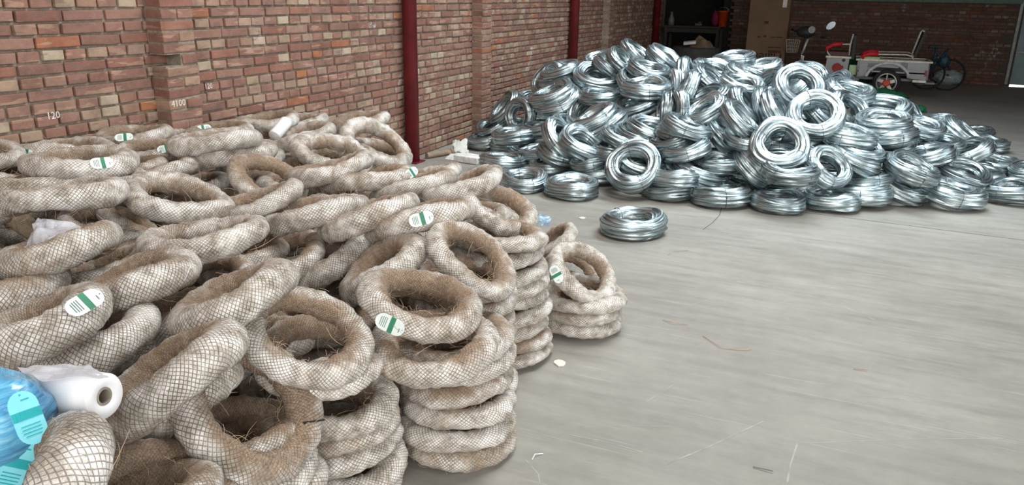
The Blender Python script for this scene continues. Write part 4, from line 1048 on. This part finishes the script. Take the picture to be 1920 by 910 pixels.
# ---- electric cargo tricycle
TY = None
gp = at_z(1660, 181, 0.); TZ = project(gp)[2]
ppm = F/TZ
def tl(px, py, v=0.):           # photo point -> local tricycle coordinates (u along, v depth away, z)
    r = at_y(px, py, gp[1]+v); return Vector((r[0]-gp[0], v, r[2]))
m_body = plain('body_grey_paint', (.31, .32, .32), .4, .1, var=.1, scale=5); m_panel = plain('panel_dark_grey', (.20, .21, .22), .5); m_tyre = plain('tyre_rubber', (.02, .02, .02), .8)
m_rim = plain('rim_silver', (.50, .48, .44), .4, .5); m_hub = plain('hub_red', (.62, .07, .03), .45); m_rail = plain('rail_cream_paint', (.58, .55, .45), .35, .1); m_pad = plain('red_foam', (.60, .02, .025), .6)
m_lgreen = plain('pale_green_panel', (.42, .55, .30), .6); m_blk = plain('dark_vinyl', (.03, .03, .032), .6); m_chr = plain('chrome', (.65, .65, .65), .2, 1.)
tri = empty('cargo_tricycle', (gp[0], gp[1], 0), 0.0); tag(tri, 'grey electric cargo tricycle with red armrests parked by the back wall', 'tricycle')
W2 = .72                          # body width
zb0 = tl(1640, 146)[2]; zb1 = tl(1640, 113)[2]; xL = tl(1606, 130)[0]; xR = tl(1742, 130)[0]
wr = .215; wc = tl(1661, 160); wcx = wc[0]; wcz = wr
# body side with wheel arch
arch = [(wcx+.30*math.cos(a), wcz+.02+.27*math.sin(a)) for a in [PI*k/12 for k in range(13)]]
arch = [(x, z) for x, z in arch if z > zb0]
poly = [(xL, zb0), (xL+.02, zb1)]+[(xR, zb1), (xR-.02, zb0)]+arch
q = MB(); q.prism(poly[::-1], .0, .03); q.prism(poly[::-1], W2-.03, W2); q.box(((xL+xR)/2, W2/2, zb0+.1), (xR-xL-.04, W2, .02))
q.obj('cargo_body', m_body, tri, bevel=0)
q = MB(); q.box((xR-.005, W2/2, (zb0+zb1)/2), (.02, W2, zb1-zb0)); q.obj('tailgate', m_panel, tri, bevel=.004)
q = MB(); q.box((xL+.01, W2/2, (zb0+zb1)/2), (.02, W2, zb1-zb0)); q.obj('front_board', m_body, tri, bevel=.004)
q = MB(); q.box(((xL+xR)/2, .01, zb1), (xR-xL+.06, .04, .03)); q.box(((xL+xR)/2, W2-.01, zb1), (xR-xL+.06, .04, .03)); q.box((xR+.02, W2/2, zb1), (.04, W2, .03)); q.obj('rim_rail', m_rail, tri, bevel=.004)
# raised and recessed panels on the visible side
for (a, b, c, d, mt_) in ((1612, 118, 1624, 143, m_body), (1648, 118, 1685, 128, m_body)):
    A = tl(a, b); B = tl(c, d); q = MB(); q.box(((A[0]+B[0])/2, -.008, (A[2]+B[2])/2), (abs(B[0]-A[0]), .016, abs(A[2]-B[2]))); q.obj('side_panel', mt_, tri, bevel=.004)
A = tl(1626, 118); B = tl(1647, 127); q = MB(); q.box(((A[0]+B[0])/2, -.003, (A[2]+B[2])/2), (abs(B[0]-A[0]), .006, abs(A[2]-B[2]))); q.obj('recessed_panel', m_panel, tri)
tr = [tl(1688, 117), tl(1703, 117), tl(1700, 142)]; q = MB(); q.prism([(v[0], v[2]) for v in tr], -.006, 0); q.obj('recessed_panel', m_panel, tri)
q = MB(); pts = [(wcx+.33*math.cos(a), -.02, wcz+.02+.30*math.sin(a)) for a in [PI*(.12+.80*k/14) for k in range(15)]]
for a, b in zip(pts[:-1], pts[1:]): q.bar(a, b, .07, .035)
q.obj('mudguard', plain('white_mudguard', (.50, .50, .54), .35), tri)
def wheel(parent, x, y, r, nm='wheel', hub=m_hub):
    q = MB(); q.lathe([(r*.72, -.035), (r*.93, -.042), (r, -.022), (r, .022), (r*.93, .042), (r*.72, .035), (r*.72, -.035)], 36, 'y', (x, y, r)); ty_ = q.obj('tyre', m_tyre, parent, smooth=True)
    q = MB(); q.lathe([(r*.73, -.03), (r*.66, -.035), (r*.6, -.012), (r*.6, .012), (r*.66, .035), (r*.73, .03)], 36, 'y', (x, y, r))
    for k in range(5):
        a = 2*PI*k/5+.3; q.bar((x+r*.22*math.cos(a), y-.012, r+r*.22*math.sin(a)), (x+r*.64*math.cos(a), y-.006, r+r*.64*math.sin(a)), .018, r*.24)
    q.obj('rim', m_rim, ty_)
    q = MB(); q.lathe([(0, -.05), (r*.2, -.05), (r*.27, -.03), (r*.27, .0), (0, .0)], 24, 'y', (x, y, r)); q.obj('hub', hub, ty_, smooth=False)
    return ty_
wheel(tri, wcx, .03, wr); wheel(tri, wcx, W2-.03, wr)
# side rails with red pads
for v_, dy in ((-.0, 0), (W2, -5)):
    P = [tl(1608, 118+dy, v_), tl(1617, 107+dy, v_), tl(1630, 101.5+dy*.9, v_), tl(1700, 103+dy, v_), tl(1710, 106+dy, v_), tl(1713, 113+dy, v_)]
    q = MB(); q.tube(P, .013, 8); q.obj('side_rail', m_rail, tri, smooth=True)
    P = [tl(1616, 109+dy, v_), tl(1620, 104+dy, v_), tl(1632, 101+dy*.9, v_), tl(1647, 101.5+dy, v_)]
    q = MB(); q.tube(P, .032, 10); q.obj('armrest_pad', m_pad, tri, smooth=True)
# rear folding backrest
for v_ in (.05, W2-.12):
    A = tl(1709, 104, v_); B = tl(1728, 57, v_); q = MB(); q.tube([A, A+(B-A)*.93, B+Vector((.01, 0, .0)), B+Vector((.05, 0, -.02))], .014, 8); q.obj('backrest_post', m_rail, tri, smooth=True)
A = tl(1712, 104, .05); B = tl(1732, 60, .05); q = MB(); mid = (A+B)/2; q.bar((A[0]+.03, .3, A[2]), (B[0]+.03, .3, B[2]), .5, .05); q.obj('backrest_pad', m_blk, tri, bevel=.01)
# underframe, bumper and tail lamp
q = MB(); q.box((0, W2/2, zb0-.02), (xR-xL, .5, .04)); q.box((xR+.05, .2, zb0-.05), (.14, .3, .03)); q.box((wcx, W2/2, wr), (.05, W2-.1, .05)); q.obj('chassis', m_panel, tri, bevel=.004)
A = tl(1705, 152); q = MB(); q.box((A[0]+.14, -.0, A[2]), (.20, .03, .04)); q.obj('bumper', m_rim, tri, bevel=.005)
A = tl(1740, 138); q = MB(); q.box((A[0]-.03, -.01, A[2]), (.03, .02, .09)); q.obj('tail_lamp', plain('tail_red', (.25, .01, .03), .3), tri)
A = tl(1593, 122); B = tl(1604, 141); q = MB(); q.box(((A[0]+B[0])/2, .05, (A[2]+B[2])/2), (abs(B[0]-A[0]), .02, abs(A[2]-B[2]))); q.obj('green_panel', m_lgreen, tri, bevel=.005)
A = tl(1619, 107); B = tl(1645, 112); q = MB(); q.box(((A[0]+B[0])/2, .06, (A[2]+B[2])/2), (.28, .1, .05)); q.obj('green_board', m_lgreen, tri, bevel=.005)
# driver seat box
A = tl(1551, 108); B = tl(1587, 150); bw = .55; q = MB(); q.prism([(A[0]-.02, 0.22), (A[0], A[2]), (B[0], A[2]), (B[0]-.01, .22)], .05, .05+bw); q.obj('seat_box', m_body, tri, bevel=0)
q = MB(); q.box(((A[0]+B[0])/2, .05+bw/2, A[2]+.01), (B[0]-A[0]+.05, bw+.03, .035)); q.obj('seat_rim', m_rail, tri, bevel=.006)
q = MB(); q.box(((A[0]+B[0])/2, .05+bw/2, A[2]+.06), (B[0]-A[0], bw-.05, .07)); q.obj('seat_cushion', plain('brown_vinyl', (.10, .045, .04), .6), tri, bevel=.02)
c = tl(1569, 127, .04); q = MB(); q.lathe([(0, 0), (.075, 0), (.075, .004), (0, .004)], 20, 'y', (c[0], .040, c[2])); q.lathe([(0, -.002), (.03, -.002), (.03, 0)], 16, 'y', (c[0]+.07, .040, c[2]+.01)); q.obj('red_sticker', plain('sticker_red', (.30, .012, .015), .5), tri)
c = tl(1582, 113, .04); q = MB(); q.lathe([(0, 0), (.025, 0), (.025, .01), (0, .01)], 16, 'y', (c[0], .038, c[2])); q.obj('key_lock', m_blk, tri)
for v_ in (.05, .05+bw):
    P = [tl(1559, 108, v_), tl(1552, 99, v_), tl(1550, 91, v_), tl(1560, 84, v_), tl(1580, 83, v_), tl(1594, 83, v_)]
    q = MB(); q.tube(P, .012, 8); q.obj('arm_rail', m_rail, tri, smooth=True)
    P = [tl(1551, 95, v_), tl(1551, 89, v_), tl(1562, 84, v_), tl(1580, 82, v_)]
    q = MB(); q.tube(P, .030, 10); q.obj('armrest_pad', m_pad, tri, smooth=True)
    P = [tl(1592, 104, v_), tl(1594, 85, v_), tl(1600, 64, v_)]; q = MB(); q.tube(P, .013, 8); q.obj('backrest_post', m_rail, tri, smooth=True)
A = tl(1598, 110, .1); B = tl(1604, 66, .1); q = MB(); q.bar((A[0], .05+bw/2, A[2]-.02), (B[0], .05+bw/2, B[2]), bw-.04, .06); q.obj('backrest_pad', m_blk, tri, bevel=.015)
# floor pan, steering column, forks, front wheel
A = tl(1515, 140); B = tl(1606, 140); q = MB(); q.box(((A[0]+B[0])/2, .33, .24), (B[0]-A[0]+.1, .5, .05)); q.obj('foot_board', m_panel, tri, bevel=.01)
fx = tl(1500, 150)[0]; fv = .33
wheel(tri, fx, fv, .2)
top = tl(1511, 72, fv)
for s in (-.06, .06):
    q = MB(); q.tube([(fx, fv+s, .2), tuple(tl(1503, 105, fv)+Vector((0, s, 0))), tuple(tl(1506, 97, fv)+Vector((0, s, 0)))], .018, 8); q.obj('fork_leg', m_chr, tri, smooth=True)
    q = MB(); q.tube([tuple(tl(1503, 103, fv)+Vector((0, s, 0))), tuple(tl(1515, 73, fv)+Vector((0, s, 0)))], .022, 8); q.obj('shock_absorber', m_rim, tri, smooth=True)
q = MB(); q.bar(tl(1500, 128, fv), tl(1505, 104, fv), .10, .06); q.obj('front_shield', m_rim, tri, bevel=.01)
q = MB(); q.tube([tl(1505, 98, fv), tl(1513, 62, fv)], .03, 10); q.obj('steering_column', m_blk, tri, smooth=True)
c = tl(1511, 60, fv); o = blob('dash_cowl', (0, 0, 0), (.15, .14, .09), 2, .12, m_blk, 24, 16); o.parent = tri; o.location = c
c = tl(1522, 56, fv-.14); q = MB(); q.lathe([(0, 0), (.055, 0), (.06, .02), (0, .02)], 20, 'y', (c[0], c[1], c[2])); q.obj('headlamp', plain('lamp_glass', (.30, .30, .28), .2), tri)
P = [tl(1540, 70, fv-.2), tl(1527, 65, fv-.15), tl(1512, 62, fv), tl(1500, 60, fv+.15), tl(1492, 58, fv+.25)]; q = MB(); q.tube(P, .013, 8); q.obj('handlebar', m_blk, tri, smooth=True)
for P in ([tl(1558, 71, fv-.28), tl(1540, 70, fv-.2)], [tl(1492, 58, fv+.25), tl(1485, 55, fv+.32)]): 
    q = MB(); q.tube(P, .02, 10); q.obj('grip', m_blk, tri, smooth=True)
c = tl(1558, 48, fv-.25); q = MB(); q.tube([tl(1543, 69, fv-.22), tl(1553, 55, fv-.25)], .006, 6); q.obj('mirror_stalk', m_blk, tri)
def disc(c, w_, h_, th, tilt):
    b = MB(); n = 22
    for y in (0, th):
        for k in range(n):
            a = 2*PI*k/n; x, z = w_*math.cos(a), h_*math.sin(a); b.v.append(Vector((c[0]+x*math.cos(tilt)-z*math.sin(tilt), c[1]+y, c[2]+x*math.sin(tilt)+z*math.cos(tilt))))
    b.f = [tuple(range(n)), tuple(range(n, 2*n))[::-1]]+[(k, n+k, n+(k+1) % n, (k+1) % n) for k in range(n)]
    return b
mr = disc((c[0], c[1], c[2]), .088, .058, .03, .75).obj('mirror', m_blk, tri); g_ = disc((c[0], c[1]-.004, c[2]), .080, .050, .004, .75).obj('mirror_glass', plain('mirror_white', (.80, .82, .84), .12, .6, var=.05), mr)
# wire basket
bk0 = tl(1474, 74, fv-.05); bk1 = tl(1497, 99, fv-.05); q = MB(); bx = (bk0[0]+bk1[0])/2; bw_ = abs(bk1[0]-bk0[0])/2; zt_ = bk0[2]; zb_ = bk1[2]
for k in range(5):
    t = k/4; z = zb_+(zt_-zb_)*t; w_ = bw_*(.72+.28*t); d_ = .12*(.72+.28*t)
    q.tube([(bx-w_, fv-d_, z), (bx+w_, fv-d_, z), (bx+w_, fv+d_, z), (bx-w_, fv+d_, z), (bx-w_, fv-d_, z)], .003, 4, cap=False)
for k in range(7):
    s = -1+2*k/6
    for sy in (-1, 1): q.tube([(bx+s*bw_*.72, fv+sy*.12*.72, zb_), (bx+s*bw_, fv+sy*.12, zt_)], .0026, 4)
    if k % 2 == 0:
        for sx in (-1, 1): q.tube([(bx+sx*bw_*.72, fv+s*.12*.72, zb_), (bx+sx*bw_, fv+s*.12, zt_)], .0026, 4)
q.obj('basket', plain('basket_wire', (.30, .26, .22), .4, .7), tri)
# yellow bundle on the foot board
c = at_z(1536, 134, .36); c = tl(1536, 131, .1); o = blob('sack', (gp[0]+c[0], gp[1]+.3, .36), (.16, .16, .09), 4, .25, plain('yellow_sack', (.40, .20, .03), .8, var=.4, scale=12), 24, 14); tag(o, 'yellow sack lying on the tricycle foot board', 'sack')

# blue bicycle behind the tricycle
BYY = 15.6; gb = at_y(1772, 120, BYY)
def bl(px, py, v=0.): r = at_y(px, py, BYY+v); return Vector((r[0], BYY+v, r[2]))
m_bblue = plain('blue_frame_paint', (.015, .055, .085), .5)
bike = empty('bicycle', (bl(1768, 130)[0], BYY, 0)); tag(bike, 'dark blue bicycle leaning by the back wall behind the tricycle', 'bicycle')
def bloc(v): return Vector(v)-Vector(bike.location)
def bwheel(px):
    r = .26; x = bl(px, 120)[0]-bike.location[0]; q = MB(); pts = [(x+r*math.cos(a), 0, r+.005+r*math.sin(a)) for a in [2*PI*k/28 for k in range(29)]]; q.tube(pts, .018, 8, cap=False); w_ = q.obj('tyre', m_tyre, bike, smooth=True)
    q = MB()
    for k in range(14): a = 2*PI*k/14; q.tube([(x, .0, r), (x+(r-.01)*math.cos(a), 0, r+(r-.01)*math.sin(a))], .0015, 3)
    q.tube([(x, -.04, r), (x, .04, r)], .02, 8); q.obj('spokes', m_blk, w_)
bwheel(1743); bwheel(1781)
for P, r, nm, mt_ in (([bl(1745, 128), bl(1756, 96), bl(1754, 90)], .022, 'seat_tube', m_bblue), ([bl(1757, 122), bl(1775, 95)], .024, 'down_tube', m_bblue), ([bl(1755, 104), bl(1772, 108)], .02, 'top_tube', m_bblue), ([bl(1757, 124), bl(1743, 132)], .014, 'chain_stay', m_bblue),
                      ([bl(1781, 132), bl(1775, 104), bl(1773, 100)], .014, 'fork', m_chr), ([bl(1755, 115), bl(1764, 99)], .012, 'lamp_bracket', m_chr), ([bl(1748, 84), bl(1740, 92)], .014, 'rack_stay', m_chr),
                      ([bl(1776, 94, -.22), bl(1776, 94), bl(1779, 92, .2)], .012, 'handlebar', m_blk)):
    q = MB(); q.tube([bloc(p) for p in P], r, 8); q.obj(nm, mt_, bike, smooth=True)
q = MB(); q.box(bloc(bl(1754, 88)), (.22, .12, .05)); q.obj('saddle', m_blk, bike, bevel=.02)
c = bl(1770, 116); o = blob('fairing', (0, 0, 0), (.09, .06, .11), 5, .3, m_bblue, 20, 14); o.parent = bike; o.location = bloc(c)
# wrapped clear plastic bundle, boards and nets
p = at_z(1776, 160, 0.); o = blob('plastic_bundle', (p[0], p[1]+.15, .13), (.24, .18, .14), 8, .2, film_material('bundle_film', (.45, .56, .56), .9, .25), 34, 20, freq=4); tag(o, 'knotted bundle of clear plastic on the floor by the back wall', 'plastic bundle')
q = MB(); a = at_z(1715, 158, .03); b = at_z(1757, 157, .03); q.bar(a, b, .10, .03); tag(q.obj('timber_board', plain('raw_board', (.22, .14, .09), .8), bevel=.003), 'short board lying behind the tricycle on the floor', 'board')
q = MB(); a = at_z(1752, 158, .02); q.bar(a, (a[0]-.45, a[1]+.3, .30), .09, .02); tag(q.obj('timber_board', plain('raw_board_pale', (.30, .20, .13), .8), bevel=.003), 'pale board leaning down beside the plastic bundle', 'board')
m_netg = plain('green_net', (.012, .14, .065), .75, var=.5, scale=30, bump=.8)
def net(px, py, rx, ry, rz, seed, lab, zc_=None, yy=None):
    p = at_z(px, py, rz*.4) if yy is None else at_y(px, py, yy); o = blob('green_net', (p[0], p[1], p[2] if yy else rz*.55), (rx, ry, rz), seed, .35, m_netg, 34, 18, freq=3); tag(o, lab, 'net'); return o
net(1650, 184, .36, .30, .12, 2, 'heap of green netting on the floor under the tricycle wheel')
net(1592, 150, .30, .25, .34, 3, 'heap of green netting below the tricycle seat box')
net(1724, 207, .085, .08, .06, 5, 'small knot of green netting alone on the floor right of the heap')
p = at_z(1640, 175, .0); q = MB(); q.box((p[0]+.0, p[1]-.05, .22), (.12, .05, .03)); 
tag(q.obj('foam_scrap', m_white, bevel=.01), 'small white scrap lying on the green netting', 'litter')
